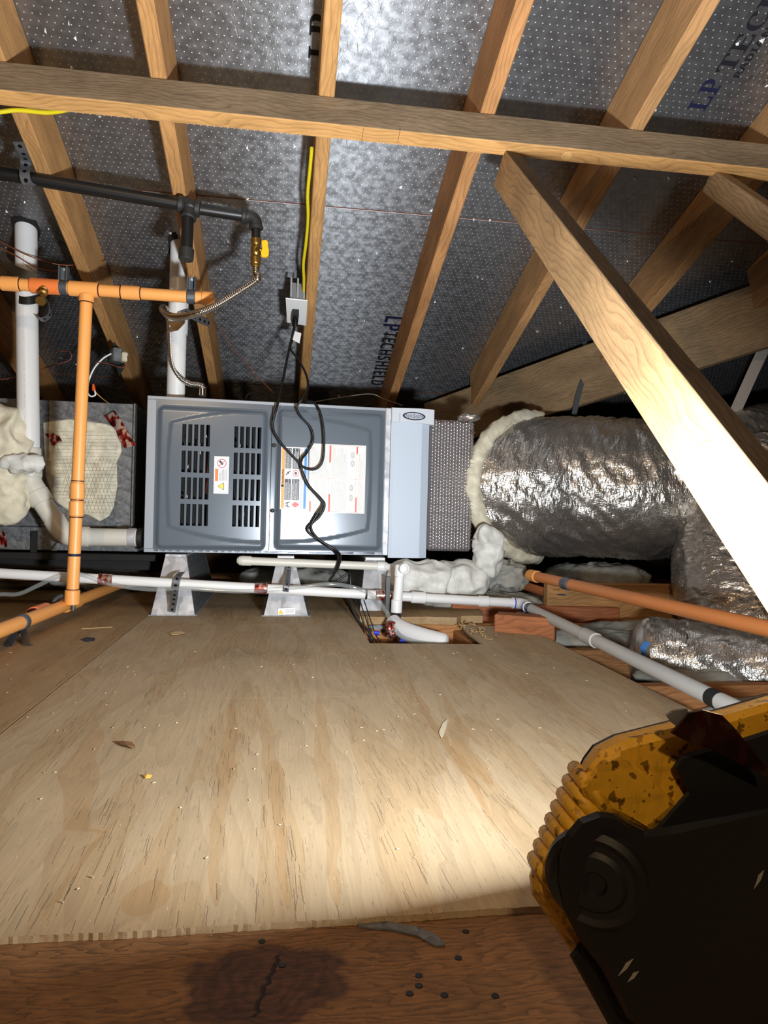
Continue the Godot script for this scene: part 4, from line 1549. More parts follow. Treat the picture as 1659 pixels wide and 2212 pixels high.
func insulation():
	var st := mb()
	lump(st, pz(905, 1252, -2.42), Vector3(0.115, 0.060, 0.07), 0.03, 8.0, 21, 60, 34)
	tag(obj("insulation_clump", st, M.wool), "white wool clump under the filter cabinet, left of the bulging one", "insulation")
	st = mb()
	lump(st, pz(990, 1252, -2.45), Vector3(0.10, 0.060, 0.07), 0.03, 8.0, 22, 60, 34)
	tag(obj("insulation_clump", st, M.wool), "bulging grey-white wool clump under the bubble-wrapped box", "insulation")
	st = mb()
	lump(st, pz(1078, 1245, -2.62), Vector3(0.09, 0.05, 0.07), 0.05, 14.0, 23, 48, 28)
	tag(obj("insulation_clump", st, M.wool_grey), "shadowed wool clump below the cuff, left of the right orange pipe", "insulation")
	st = mb()
	lump(st, pz(1040, 1300, -2.55), Vector3(0.22, 0.03, 0.10), 0.03, 14.0, 24, 48, 20)
	tag(obj("insulation_clump", st, M.wool_grey), "flat grey wool behind the drain pipe's right half", "insulation")
	st = mb()
	lump(st, pz(1290, 1252, -2.75), Vector3(0.22, 0.055, 0.10), 0.04, 12.0, 25, 48, 20)
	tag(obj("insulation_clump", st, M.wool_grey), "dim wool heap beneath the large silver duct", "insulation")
	# torn batt at the left edge
	var o := thing("insulation_batt", "torn white insulation batt bulging at the left edge over the duct box", "insulation", pz(0, 1000, -2.45))
	st = mb()
	lump(st, pz(-30, 985, -2.47), Vector3(0.125, 0.165, 0.05), 0.05, 7.0, 31, 70, 50)
	lump(st, pz(10, 1075, -2.47), Vector3(0.085, 0.075, 0.045), 0.04, 8.0, 32, 50, 34)
	obj("wool", st, M.wool_cream, o)
	st = mb()
	lump(st, pz(52, 1002, -2.42), Vector3(0.065, 0.026, 0.02), 0.022, 18.0, 12, 36, 20)
	obj("flap", st, M.wool, o)
	for q in [[215, 1232, 0.20, "grey blown wool behind the drain pipe, left of the furnace stand"], [640, 1236, 0.22, "grey blown wool in the gap beneath the furnace"]]:
		st = mb()
		lump(st, pz(q[0], q[1] + 12, -2.95), Vector3(q[2], 0.04, 0.08), 0.03, 12.0, int(q[0]), 48, 18)
		tag(obj("insulation_drift", st, M.wool_grey), q[3], "insulation")

# ---------------------------------------------------------------- gas line
func pipe(called: String, pts: Array, r: float, m: Material, parent: Node3D, seg := 20) -> MeshInstance3D:
	var st := mb()
	tube(st, pts, r, seg)
	return obj(called, st, m, parent)
func collar(called: String, a: Vector3, b: Vector3, r: float, m: Material, parent: Node3D, bead := 0.0) -> MeshInstance3D:
	var st := mb()
	var l := a.distance_to(b)
	var e: float = minf(0.0025, l * 0.2)
	var prof := [[0.0, 0.0], [0.0, r - e], [e, r], [l - e, r], [l, r - e], [l, 0.0]]
	if bead > 0.0:
		prof = [[0.0, 0.0], [0.0, r], [e, r + bead], [l * 0.22, r + bead], [l * 0.3, r], [l * 0.7, r], [l * 0.78, r + bead], [l - e, r + bead], [l, r], [l, 0.0]]
	lathe(st, a, b - a, prof, 24)
	return obj(called, st, m, parent)
func gas_line():
	var g := thing("gas_pipe", "black iron gas pipe with tee, capped drip leg and elbow, hung at upper left", "pipe", pz(410, 447, -2.05))
	pipe("pipe_run", [pz(-120, 354, -2.02), pz(392, 442, -2.05)], 0.0172, M.iron, g)
	var tc := pz(410, 446, -2.05)
	collar("tee", pz(384, 440, -2.05), pz(433, 452, -2.055), 0.0205, M.iron_fit, g, 0.004)
	collar("tee_branch", tc, pz(406, 474, -2.04), 0.0195, M.iron_fit, g, 0.003)
	pipe("drip_leg", [pz(406, 470, -2.04), pz(403, 545, -2.03)], 0.0165, M.iron, g)
	collar("cap", pz(403.5, 537, -2.03), pz(401.5, 562, -2.027), 0.0205, M.iron_fit, g)
	pipe("pipe_run", [pz(430, 451, -2.055), pz(535, 468, -2.07)], 0.0158, M.iron, g)
	var el := smooth_path([pz(523, 466, -2.07), pz(540, 468, -2.07), pz(551, 478, -2.07), pz(553, 494, -2.07)], 5)
	pipe("elbow", el, 0.0185, M.iron_fit, g)
	collar("elbow_bead", pz(523, 465.5, -2.07), pz(534, 467.5, -2.07), 0.0215, M.iron_fit, g)
	collar("elbow_bead", pz(552.8, 487, -2.07), pz(553, 496, -2.07), 0.0205, M.iron_fit, g)
	pipe("nipple", [pz(553, 490, -2.07), pz(553, 520, -2.07)], 0.0128, M.iron, g)
	var v := thing("gas_valve", "brass gas shut-off valve with a yellow lever under the black elbow", "valve", pz(553, 540, -2.07))
	var st := mb()
	var a := pz(553, 515, -2.07)
	var b := pz(552, 574, -2.07)
	var l := a.distance_to(b)
	lathe(st, a, b - a, [[0, 0], [0, 0.013], [0.002, 0.0145], [l * 0.2, 0.0145], [l * 0.26, 0.0115], [l * 0.36, 0.0145], [l * 0.56, 0.0145], [l * 0.63, 0.012], [l * 0.7, 0.0150], [l * 0.92, 0.0150], [l, 0.012], [l, 0]], 24)
	obj("body", st, M.brass, v)
	collar("stem", pz(553, 539, -2.06), pz(566, 540, -2.045), 0.0058, M.brass, v)
	st = mb()
	var hp := []
	for q in [[565, 519], [575, 517], [579, 522], [579, 532], [581, 540], [580, 552], [574, 555], [565, 554], [563, 545], [566, 536], [565, 528]]: hp.append(pz(q[0], q[1], -2.035))
	slab(st, hp, Vector3(0, 0, -0.009), 0.0015)
	obj("lever", st, M.yellow, v)
	# corrugated connector
	var path := zs([Vector3(552, 573, -2.07), Vector3(553, 590, -2.06), Vector3(557, 600, -2.05), Vector3(546, 611, -2.05), Vector3(512, 633, -2.06), Vector3(470, 658, -2.08), Vector3(430, 675, -2.12), Vector3(394, 684, -2.18), Vector3(366, 682, -2.26), Vector3(352, 671, -2.36), Vector3(352, 664, -2.46), Vector3(360, 672, -2.52), Vector3(366, 700, -2.53), Vector3(368, 745, -2.53), Vector3(373, 788, -2.53), Vector3(388, 815, -2.53), Vector3(410, 829, -2.53), Vector3(430, 832, -2.53), Vector3(439, 838, -2.53), Vector3(438, 850, -2.53)])
	var dense_path := dense(smooth_path(path, 8), 0.0011)
	st = mb()
	tube(st, dense_path, func(i, t): return 0.0102 + 0.0011 * sin(i * TAU / 5.0), 14)
	var cn := thing("gas_connector", "corrugated stainless gas connector looping from the brass valve to the furnace top", "hose", path[6])
	obj("hose", st, M.steel, cn)
	collar("nut", pz(438.5, 838, -2.53), pz(437.5, 856, -2.53), 0.0125, M.steel, cn)
	collar("nut", pz(552.5, 568, -2.07), pz(552, 579, -2.067), 0.0125, M.brass, cn)
	st = mb()
	slab(st, [pz(362, 697, -2.50), pz(400, 690, -2.47), pz(399, 698, -2.47), pz(384, 714, -2.48), pz(358, 719, -2.49), pz(372, 708, -2.49)], Vector3(0, 0, -0.002))
	tag(obj("foil_tape_flag", st, M.steel), "loose shiny tape flap hooked behind the bend of the corrugated hose", "tape")

# ---------------------------------------------------------------- orange fire-sprinkler pipe
func sprinkler():
	var z := -2.2
	var o := thing("sprinkler_pipe", "orange sprinkler pipe: level run, long drop and floor run at left", "pipe", pz(187, 640, z))
	var L := func(x): return pz(x, 611.5 + x * 0.0735, z)
	pipe("pipe_run", [L.call(-150.0), L.call(452.0)], 0.0178, M.orange, o)
	collar("coupling", L.call(3.0), L.call(42.0), 0.0212, M.orange, o)
	collar("tee", L.call(66.0), L.call(130.0), 0.0225, M.orange_deep, o)
	collar("tee", L.call(149.0), L.call(213.0), 0.0222, M.orange, o)
	collar("coupling", L.call(262.0), L.call(303.0), 0.0205, M.orange, o)
	collar("cap", L.call(436.0), L.call(463.0), 0.0205, M.orange, o)
	for x in [43.5, 214.0, 304.0, 261.0]: collar("cement_ring", L.call(x - 0.8), L.call(x + 1.6), 0.0190, M.maroon, o)
	var D := func(y): return pz(186.5 - (y - 650.0) * 0.0475, y, z)
	pipe("drop", [D.call(635.0), D.call(1300.0)], 0.0178, M.orange, o)
	collar("tee_socket", D.call(636.0), D.call(652.0), 0.0215, M.orange, o)
	collar("coupling", D.call(1043.0), D.call(1078.0), 0.0212, M.orange, o)
	collar("coupling", D.call(1083.0), D.call(1115.0), 0.0212, M.orange, o)
	for y in [1039.0, 1080.0, 1117.0, 653.5, 1273.0]: collar("cement_ring", D.call(y - 1.0), D.call(y + 1.4), 0.0187, M.maroon, o)
	collar("ink_mark", D.call(1194.0), D.call(1203.0), 0.0182, M.ink_blue, o)
	collar("tee_socket", D.call(1274.0), D.call(1306.0), 0.0215, M.orange, o)
	var c := D.call(1300.0) as Vector3
	var near := py(0, 1362, 0.048)
	var far := py(244, 1268, 0.048)
	c = near.lerp(far, 0.53)
	var dir := (far - near).normalized()
	pipe("floor_run", [near - dir * 0.5, far + dir * 0.2], 0.0178, M.orange, o)
	collar("tee", c - dir * 0.06, c + dir * 0.05, 0.0220, M.orange, o)
	var c1 := py(88, 1322, 0.048)
	collar("coupling", c1 - dir * 0.05, c1 + dir * 0.04, 0.0215, M.orange_deep, o)
	collar("cement_ring", c1 - dir * 0.053, c1 - dir * 0.049, 0.0185, M.maroon, o)
	var tx := words("lettering", "4 N I", 0.008, Transform3D(Basis(dir, (EYE - py(20, 1353, 0.048)).normalized().cross(dir).normalized(), (EYE - py(20, 1353, 0.048)).normalized()).orthonormalized(), py(18, 1353, 0.048) + (EYE - py(20, 1353, 0.048)).normalized() * 0.0185), M.ink, o)
	# brass head with its plastic cage
	var h := thing("fire_sprinkler", "brass sprinkler head under the deep-orange tee, with a black guard", "sprinkler", pz(93, 632, z + 0.02))
	var a := pz(95, 624, z + 0.01)
	var b := pz(90, 642, z + 0.05)
	var st := mb()
	lathe(st, a, b - a, [[0, 0], [0, 0.013], [0.012, 0.013], [0.014, 0.010], [0.026, 0.009], [0.028, 0.012], [0.032, 0.012], [0.034, 0.006], [0.046, 0.005], [0.046, 0.0]], 16)
	obj("body", st, M.brass, h)
	st = mb()
	lathe(st, pz(88, 650, z + 0.055), b - a, [[0, 0], [0, 0.014], [0.0015, 0.014], [0.0015, 0.0]], 14, true)
	obj("deflector", st, M.brass, h)
	# saddle clamps
	for q in [[137.0, "grey pipe clamp on the orange level run, left of the light tee"], [413.0, "grey pipe clamp near the capped end of the orange level run"]]:
		var k := thing("pipe_clamp", q[1], "clamp", L.call(q[0]), "clamps on the level orange run")
		collar("strap", L.call(q[0] - 9.5), L.call(q[0] + 9.5), 0.0202, M.band_grey, k)
		var p: Vector3 = L.call(q[0])
		st = mb()
		bx(st, p + Vector3(-0.013, 0.01, -0.012), p + Vector3(0.013, 0.062, -0.006), 0.001)
		bx(st, p + Vector3(-0.013, 0.018, -0.006), p + Vector3(-0.009, 0.062, 0.012), 0.001)
		bx(st, p + Vector3(0.009, 0.018, -0.006), p + Vector3(0.013, 0.062, 0.012), 0.001)
		obj("bracket", st, M.band_grey, k)
		st = mb()
		lathe(st, p + Vector3(0.0, 0.055, -0.006), Vector3.BACK, [[0, 0.005], [0.003, 0.004], [0.0035, 0]], 10)
		obj("screw", st, M.galv, k)
	var ck := thing("pipe_clamp", "grey half-moon clamp holding the orange floor run beside its tee", "clamp", py(140, 1303, 0.05), "clamps on the orange floor run")
	var cp := c - dir * 0.075
	st = mb()
	tube(st, arc(cp, dir, 0.030, -0.4, PI + 0.6, 16), 0.006, 8)
	obj("strap", st, M.band_grey, ck)
	var fk := thing("pipe_clamp", "grey clamp with splayed legs standing under the orange floor run at the left edge", "clamp", py(48, 1350, 0.0), "clamps on the orange floor run")
	var fp := py(47, 1344, 0.048)
	collar("strap", fp - dir * 0.013, fp + dir * 0.013, 0.0202, M.band_grey, fk)
	for q in [[[44, 1352], [14, 1396]], [[48, 1352], [58, 1394]]]:
		st = mb()
		var t0 := py(q[0][0], q[0][1], 0.03)
		var t1 := py(q[1][0], q[1][1], 0.001)
		band(st, [t0, t1, t1 + Vector3(signf(t1.x - t0.x) * 0.012, 0, 0)], dir, 0.018, 0.002)
		obj("leg", st, M.band_grey, fk)
	# right-hand pipe running towards us
	var r := thing("sprinkler_pipe", "orange sprinkler pipe running out over the pale offcut at right", "pipe", py(1400, 1300, 0.12))
	var e0 := py(1148, 1243, 0.145)
	var e1 := py(1659, 1358, 0.145)
	var rd := (e1 - e0).normalized()
	pipe("pipe_run", [e0, e1 + rd * 0.5], 0.0172, M.orange_dusty if M.has("orange_dusty") else mat(c8(206, 128, 70), 0.5), r)
	collar("coupling", e0 - rd * 0.01, e0 + rd * 0.05, 0.0205, M.orange, r)
	var sp := py(1225, 1261, 0.145)
	var kc := thing("pipe_clamp", "grey clamp on the right orange pipe, above the pale offcut's end", "clamp", sp)
	collar("strap", sp - rd * 0.02, sp + rd * 0.02, 0.0192, M.band_grey, kc)
	st = mb()
	bx(st, sp + Vector3(-0.03, -0.036, -0.012), sp + Vector3(-0.006, -0.033, 0.012), 0.0008)
	obj("ear", st, M.band_grey, kc)
	var s2 := thing("sprinkler_pipe", "short orange pipe peeking out of the wool beneath the right orange pipe", "pipe", py(1150, 1268, 0.08))
	pipe("pipe_run", [pz(1104, 1256, -2.72), pz(1182, 1281, -2.5)], 0.0165, mat(c8(170, 100, 56), 0.55), s2)
	collar("clamp_band", pz(1117, 1260, -2.685), pz(1124, 1262.5, -2.66), 0.0180, M.band_grey, s2)
func arc(c: Vector3, axis: Vector3, r: float, a0: float, a1: float, n: int) -> Array:
	var s := axis.cross(Vector3.UP).normalized()
	var v := s.cross(axis)
	var p := []
	for k in n + 1:
		var a := lerpf(a0, a1, float(k) / n)
		p.append(c + (s * cos(a) + v * sin(a)) * r)
	return p

# ---------------------------------------------------------------- white vent pipes
func vent_pipes():
	var z := -2.5
	var o := thing("vent_pipe", "white plastic intake pipe at far left, dropping from the roof and bending into the furnace", "pipe", pz(60, 980, z))
	pipe("riser", [pz(56, 470, z), pz(62, 985, z)], 0.0345, M.pvc, o, 28)
	collar("elbow_socket", pz(62.5, 968, z), pz(65, 1032, z), 0.0375, M.pvc_old, o)
	pipe("elbow", smooth_path([pz(64, 1015, z), pz(67, 1042, z), pz(80, 1064, z), pz(93, 1084, z)], 5), 0.0345, M.pvc_old, o, 24)
	collar("elbow_socket", pz(78, 1062, z), pz(93, 1087, z), 0.0372, M.pvc_old, o)
	pipe("offset", [pz(85, 1075, z), pz(128, 1140, z)], 0.0318, M.pvc_old, o, 28)
	pipe("elbow", smooth_path([pz(116, 1121, z), pz(131, 1143, z), pz(150, 1157, z), pz(178, 1160, z)], 6), 0.0345, M.pvc_old, o, 24)
	collar("elbow_socket", pz(166, 1159, z), pz(193, 1160, z), 0.0345, M.pvc_old, o)
	pipe("intake", [pz(186, 1160, z), pz(302, 1161.5, z)], 0.0300, M.pvc_old, o, 28)
	collar("hose_clamp", pz(277, 1161, z), pz(294, 1161, z), 0.0322, M.galv, o)
	collar("rubber_boot", pz(296, 1161.3, z), pz(309, 1161.6, z), 0.0315, M.rubber, o)
	var d := (pz(62, 985, z) - pz(57, 490, z)).normalized()
	var f := (EYE - pz(62, 780, z)) * Vector3(1, 0, 1)
	f = f.normalized()
	var right := d
	words("lettering", "40  PVC  PIPE   UPC code 642493125323  Made in China  12/03/2021", 0.0105, Transform3D(Basis(right, f.cross(right), f).orthonormalized(), pz(54, 658, z) + f * 0.0347), M.ink_grey, o, "Droid Sans Mono", false, 1.07, 0.0004, false)
	words("lettering", "UPC", 0.012, Transform3D(Basis(right, f.cross(right), f).orthonormalized(), pz(54, 556, z) + f * 0.0347), M.ink_grey, o, "Droid Sans", false, 1.0, 0.0004, false)
	# hole cut round it through the roof
	roof_hole([[22, 470], [40, 466], [60, 474], [78, 478], [88, 500], [82, 530], [40, 500], [26, 490]], "dark ragged roof hole with green plastic, around the left white pipe", c8(46, 62, 26))
	var p := thing("vent_pipe", "white plastic flue pipe rising from the furnace top beside the third rafter", "pipe", pz(382, 800, z - 0.05))
	pipe("riser", [pz(379.5, 862, z - 0.06), pz(389, 505, z - 0.02)], 0.0312, M.pvc, p, 28)
	collar("coupling", pz(383.5, 722, z - 0.05), pz(386, 652, z - 0.045), 0.0342, M.pvc, p)
	roof_hole([[362, 512], [370, 504], [378, 502], [384, 510], [384, 530], [376, 545], [366, 550], [364, 530]], "dark ragged roof hole around the flue pipe behind the gas drip leg", c8(12, 11, 10))
func roof_hole(px: Array, label: String, c: Color):
	var st := mb()
	var a := []
	for q in px: a.append(pr(q[0], q[1], SH - 0.002))
	slab(st, a, Vector3(0, 0.0012, 0))
	tag(obj("roof_opening", st, M.dark), label, "opening")

# ---------------------------------------------------------------- condensate drains
func drains():
	var z := -2.3
	var o := thing("drain_pipe", "long white drain pipe before the furnace stands, turning towards the work light at right", "pipe", pz(600, 1272, z))
	var a := pz(-120, 1231.5, z)
	var b := pz(1116, 1303, z)
	var R := func(x): return a.lerp(b, (x + 120.0) / 1236.0)
	pipe("pipe_run", [a, b], 0.0155, M.pvc, o)
	collar("coupling", R.call(866.0), R.call(900.0), 0.0195, M.pvc, o)
	collar("coupling", R.call(1024.0), R.call(1049.0), 0.0185, M.pvc, o)
	var e := pz(1570, 1522, -1.12)
	var k0 := pz(1141, 1312, z + 0.07)
	pipe("elbow", smooth_path([R.call(1106.0), R.call(1118.0), pz(1134, 1306, z + 0.03), k0], 5), 0.0185, M.pvc, o)
	for q in [[R.call(1109.0), R.call(1111.5), 0.0190], [k0.lerp(e, -0.012), k0.lerp(e, -0.008), 0.0190]]: collar("primer_ring", q[0], q[1], q[2], M.blue, o)
	pipe("return_run", [k0.lerp(e, -0.02), k0.lerp(e, 1.12)], 0.0158, M.pvc_dusty, o)
	collar("coupling", k0.lerp(e, 0.43), k0.lerp(e, 0.50), 0.0192, M.pvc_dusty, o)
	collar("end_band", k0.lerp(e, 0.955), k0.lerp(e, 0.985), 0.0166, M.rubber, o)
	for q in [[186.0, 216.0], [515.0, 544.0], [784.0, 822.0]]: collar("tape_wrap", R.call(q[0]), R.call(q[1]), 0.0175, M.tape, o)
	for x in [760.0]: collar("black_band", R.call(x), R.call(x + 6.0), 0.0162, M.rubber, o)
	# clamps
	var sc := thing("pipe_clamp", "grey clamp screwed to the small lumber block at the drain elbow", "clamp", k0)
	collar("strap", k0.lerp(e, 0.01), k0.lerp(e, 0.035), 0.0172, M.band_grey, sc)
	var st := mb()
	bx(st, k0 + Vector3(-0.04, -0.018, 0.0), k0 + Vector3(-0.008, -0.015, 0.018), 0.0006)
	obj("ear", st, M.band_grey, sc)
	# clear condensate tube
	st = mb()
	var tp := smooth_path(zs([Vector3(-60, 1290, z + 0.03), Vector3(0, 1284, z + 0.03), Vector3(40, 1283, z + 0.03), Vector3(80, 1266, z + 0.03), Vector3(130, 1244, z + 0.03), Vector3(175, 1241, z + 0.025), Vector3(240, 1262, z + 0.02), Vector3(320, 1273, z + 0.02), Vector3(400, 1271, z + 0.02), Vector3(480, 1276, z + 0.02), Vector3(545, 1277, z + 0.02), Vector3(640, 1269, z + 0.02), Vector3(715, 1262, z + 0.025), Vector3(775, 1272, z + 0.025), Vector3(812, 1292, z + 0.05), Vector3(832, 1318, -2.18), Vector3(846, 1345, -2.13), Vector3(866, 1374, -2.06), Vector3(905, 1388, -2.02), Vector3(960, 1391, -1.99)]), 8)
	tube(st, tp, 0.0066, 14)
	tag(obj("clear_tube", st, M.clear), "clear vinyl tube draped along the white drain pipe", "tube")
	# trap stub below the furnace and riser
	var y2 := -2.40
	var s := thing("drain_stub", "short capped white pipe directly under the furnace's front edge", "pipe", pz(670, 1215, y2))
	pipe("pipe_run", [pz(530, 1211.5, y2), pz(830, 1224, y2)], 0.0140, M.pvc_old, s)
	var st2 := mb()
	var c0 := pz(543, 1212, y2)
	var c1 := pz(511, 1210.5, y2)
	lathe(st2, c0, c1 - c0, [[0, 0.0], [0, 0.0165], [0.030, 0.0168], [0.040, 0.0145], [0.047, 0.0085], [0.049, 0]], 24)
	obj("cap", st2, M.pvc_old, s)
	collar("tee_socket", pz(814, 1223, y2), pz(836, 1225, y2), 0.0168, M.pvc, s)
	pipe("elbow", smooth_path([pz(826, 1224, y2), pz(846, 1227, y2 + 0.02), pz(849, 1240, y2 + 0.03), pz(848, 1262, y2 + 0.03)], 5), 0.0125, M.pvc, s)
	var r := thing("drain_riser", "white riser with an open tee on top, feeding the trap elbow in the floor opening", "pipe", pz(858, 1280, -2.22))
	var z3 := -2.22
	pipe("riser", [pz(864, 1234, z3), pz(856, 1326, z3)], 0.0150, M.pvc, r)
	collar("tee", pz(865, 1220, z3), pz(862.5, 1246, z3), 0.0168, M.pvc, r)
	st = mb()
	var op := pz(867, 1228, z3)
	lathe(st, op, Vector3(0.25, 0.05, 1.0), [[0.0, 0.0165], [0.026, 0.0165], [0.0275, 0.015], [0.0275, 0.0120], [0.012, 0.0115], [0.012, 0.0]], 24)
	obj("open_socket", st, M.pvc, r)
	collar("coupling", pz(857.5, 1295, z3), pz(856, 1324, z3), 0.0178, M.pvc, r)
	collar("black_nipple", pz(856, 1323, z3), pz(854.5, 1338, z3 + 0.01), 0.0150, M.black, r)
	collar("rubber_coupling", pz(855, 1336, z3 + 0.01), pz(849, 1350, z3 + 0.05), 0.0185, M.rubber, r)
	var tr := smooth_path([pz(850, 1346, -2.17), pz(862, 1356, -2.13), pz(884, 1366, -2.09), pz(915, 1376, -2.05), pz(945, 1384, -2.02), pz(958, 1388, -2.01)], 6)
	pipe("trap_elbow", tr, 0.0262, M.pvc, r, 24)
	st = mb()
	lathe(st, pz(952, 1386, -2.015), pz(958, 1388, -2.01) - pz(945, 1384, -2.02), [[0, 0.0], [0, 0.0268], [0.010, 0.0262], [0.017, 0.021], [0.021, 0.012], [0.022, 0.0]], 20)
	obj("trap_cap", st, M.pvc, r)
	# red and foil tape round the trap, and a black bracket behind
	st = mb()
	lump(st, pz(846, 1360, -2.12), Vector3(0.016, 0.022, 0.014), 0.012, 60.0, 5, 24, 16)
	tag(obj("tape_wad", st, M.tape), "wad of red tape and foil at the trap elbow's mouth", "tape")
	st = mb()
	var q0 := pz(838, 1250, -2.30)
	var q1 := pz(832, 1350, -2.26)
	bx(st, Vector3(q1.x, q1.y, -2.285), Vector3(q0.x + 0.004, q0.y + 0.01, -2.268), 0.001)
	tag(obj("support_strut", st, M.black), "thin black strut standing behind the white riser", "support")

# ---------------------------------------------------------------- wiring, outlet
func wire(called: String, label: String, pts: Array, r: float, m: Material, n := 6, cat := "cable", group := ""):
	var st := mb()
	tube(st, smooth_path(pts, n), r, 8)
	tag(obj(called, st, m), label, cat, group)
func electrics():
	# outlet on the second rafter: plate lies parallel to the rafter undersides
	var up := Vector3(0, 1, -RS).normalized()
	var o := thing("outlet", "white outlet box with square cover plate hung beside the straight rafter", "outlet", pr(641, 672, -0.01))
	var off := -0.008
	var st := mb()
	var pl := [pr(617, 645, off), pr(664.5, 650, off), pr(661, 704, off), pr(620, 697, off)]
	slab(st, pl, up * 0.004, 0.001)
	obj("cover_plate", st, M.white, o)
	st = mb()
	var bxp := [pr(627, 641, 0.003), pr(659, 646, 0.003), pr(657, 696, 0.003), pr(625, 692, 0.003)]
	slab(st, bxp, up * 0.06)
	obj("box", st, mat(c8(128, 130, 132), 0.5), o)
	for k in 3:
		st = mb()
		var t := [628.5, 643.0, 656.5][k] as float
		var p := pr(t, 640 + (t - 627) * 0.16, 0.006)
		bx(st, p + Vector3(-0.003, -0.002, -0.002), p + Vector3(0.003, 0.066, 0.006), 0.0006)
		obj("rib", st, mat(c8(150, 152, 154), 0.5), o)
	var plug := thing("plug", "black plug in the outlet's cover plate", "plug", pr(637, 675, -0.02))
	st = mb()
	var q := [pr(632, 667, -0.012), pr(646, 668, -0.012), pr(644, 683, -0.012), pr(631, 681, -0.012)]
	slab(st, q, -up * 0.028, 0.002)
	obj("body", st, M.black, plug)
	st = mb()
	tube(st, [pr(638, 678, -0.03), pr(638, 690, -0.035), pr(637, 702, -0.035)], 0.0105, 12)
	obj("strain_relief", st, M.black, plug)
	st = mb()
	var tg := [pz(637, 715, -2.60), pz(651, 720, -2.60), pz(647, 742, -2.585), pz(632, 734, -2.585)]
	slab(st, tg, Vector3(0, 0, -0.001))
	tag(obj("cord_tag", st, M.white), "small white paper tag tied to the black cord below the outlet", "tag")
	var zf := -2.415
	wire("power_cord", "black cord hanging left, down the middle of the furnace front", zs([Vector3(637, 698, -2.60), Vector3(632, 722, -2.59), Vector3(626, 748, -2.57), Vector3(618, 785, -2.54), Vector3(609, 832, -2.46), Vector3(599, 876, zf), Vector3(589, 921, zf), Vector3(604, 953, zf), Vector3(630, 983, zf), Vector3(648, 1002, zf), Vector3(653, 1018, zf), Vector3(668, 1050, zf), Vector3(693, 1077, zf), Vector3(701, 1092, zf), Vector3(690, 1116, zf), Vector3(664, 1143, zf), Vector3(688, 1167, zf), Vector3(722, 1190, zf), Vector3(731, 1206, zf + 0.03), Vector3(722, 1238, zf + 0.06), Vector3(712, 1254, zf + 0.09), Vector3(728, 1254, zf + 0.1), Vector3(752, 1240, zf + 0.1), Vector3(757, 1250, zf + 0.11), Vector3(758, 1300, -2.29), Vector3(772, 1338, -2.2), Vector3(796, 1362, -2.10), Vector3(800, 1384, -2.04), Vector3(806, 1396, -2.02)]), 0.0042, M.black, 6, "cord", "black cords from the outlet")
	wire("power_cord", "black cord hanging right, twisting round the left cord on the furnace door", zs([Vector3(637, 700, -2.605), Vector3(633, 730, -2.6), Vector3(627, 752, -2.58), Vector3(645, 778, -2.56), Vector3(661, 808, -2.5), Vector3(665, 835, -2.46), Vector3(654, 860, zf), Vector3(641, 880, zf - 0.003), Vector3(650, 900, zf - 0.003), Vector3(671, 924, zf - 0.003), Vector3(676, 952, zf - 0.003), Vector3(664, 976, zf - 0.003), Vector3(652, 992, zf + 0.008), Vector3(651, 1012, zf + 0.010), Vector3(664, 1046, zf + 0.004), Vector3(690, 1076, zf + 0.006), Vector3(698, 1090, zf + 0.006), Vector3(684, 1112, zf + 0.004), Vector3(672, 1140, zf + 0.004), Vector3(690, 1166, zf + 0.008), Vector3(724, 1187, zf + 0.01), Vector3(736, 1204, zf + 0.03), Vector3(728, 1232, zf + 0.05)]), 0.0042, M.black, 6, "cord", "black cords from the outlet")
	wire("power_cord", "black cord loop curling up over the furnace's top edge", zs([Vector3(648, 1004, zf + 0.014), Vector3(664, 1013, zf + 0.006), Vector3(684, 1012, zf), Vector3(697, 994, zf), Vector3(700, 950, zf), Vector3(696, 910, zf), Vector3(688, 882, zf - 0.005), Vector3(676, 869, -2.43), Vector3(662, 866, -2.46), Vector3(652, 862, -2.50)]), 0.0042, M.black, 6, "cord", "black cords from the outlet")
	wire("thin_wire", "short black lead curling on the furnace top", zs([Vector3(531, 862, -2.5), Vector3(536, 852, -2.52), Vector3(548, 849, -2.54), Vector3(555, 858, -2.56), Vector3(556, 868, -2.56)]), 0.003, M.black)
	for k in 3:
		var x := 768.0 + k * 9.0
		wire("thin_wire", ["thin black lead nearest the power cord at the floor opening", "thin black lead in the middle of the bundle at the floor opening", "thin black lead nearest the white trap at the floor opening"][k], zs([Vector3(x, 1296, -2.24), Vector3(x + 8, 1320, -2.2), Vector3(x + 18, 1350, -2.14), Vector3(x + 26, 1372, -2.08), Vector3(x + 36, 1386, -2.04)]), 0.0018, M.black)
	for q2 in [[808, 1366, "dark blue wire nut at the left of the floor opening"], [863, 1384, "bright blue wire nut under the white trap elbow"]]:
		st = mb()
		var p := pz(q2[0], q2[1], -2.06)
		lathe(st, p, Vector3(1, -0.15, 0.1), [[0, 0.0], [0, 0.005], [0.012, 0.007], [0.016, 0.0065], [0.016, 0]], 12)
		tag(obj("wire_nut", st, M.blue), q2[2], "wire nut")
	# yellow house cable
	wire("yellow_cable", "yellow cable tucked under the purlin at top left", zs([Vector3(-60, 250, -1.80), Vector3(0, 242, -1.80), Vector3(40, 238, -1.80), Vector3(100, 243, -1.80), Vector3(140, 238, -1.79), Vector3(175, 228, -1.78)]), 0.0055, M.cable)
	var yc := []
	for q3 in [[672, 320], [668, 365], [663, 420], [664, 470], [660, 520], [654, 570], [655, 600], [655, 632]]: yc.append(pr(q3[0] + 1.5, q3[1], 0.03))
	wire("yellow_cable", "yellow cable running down the straight rafter's side to the outlet", yc, 0.0052, M.cable)
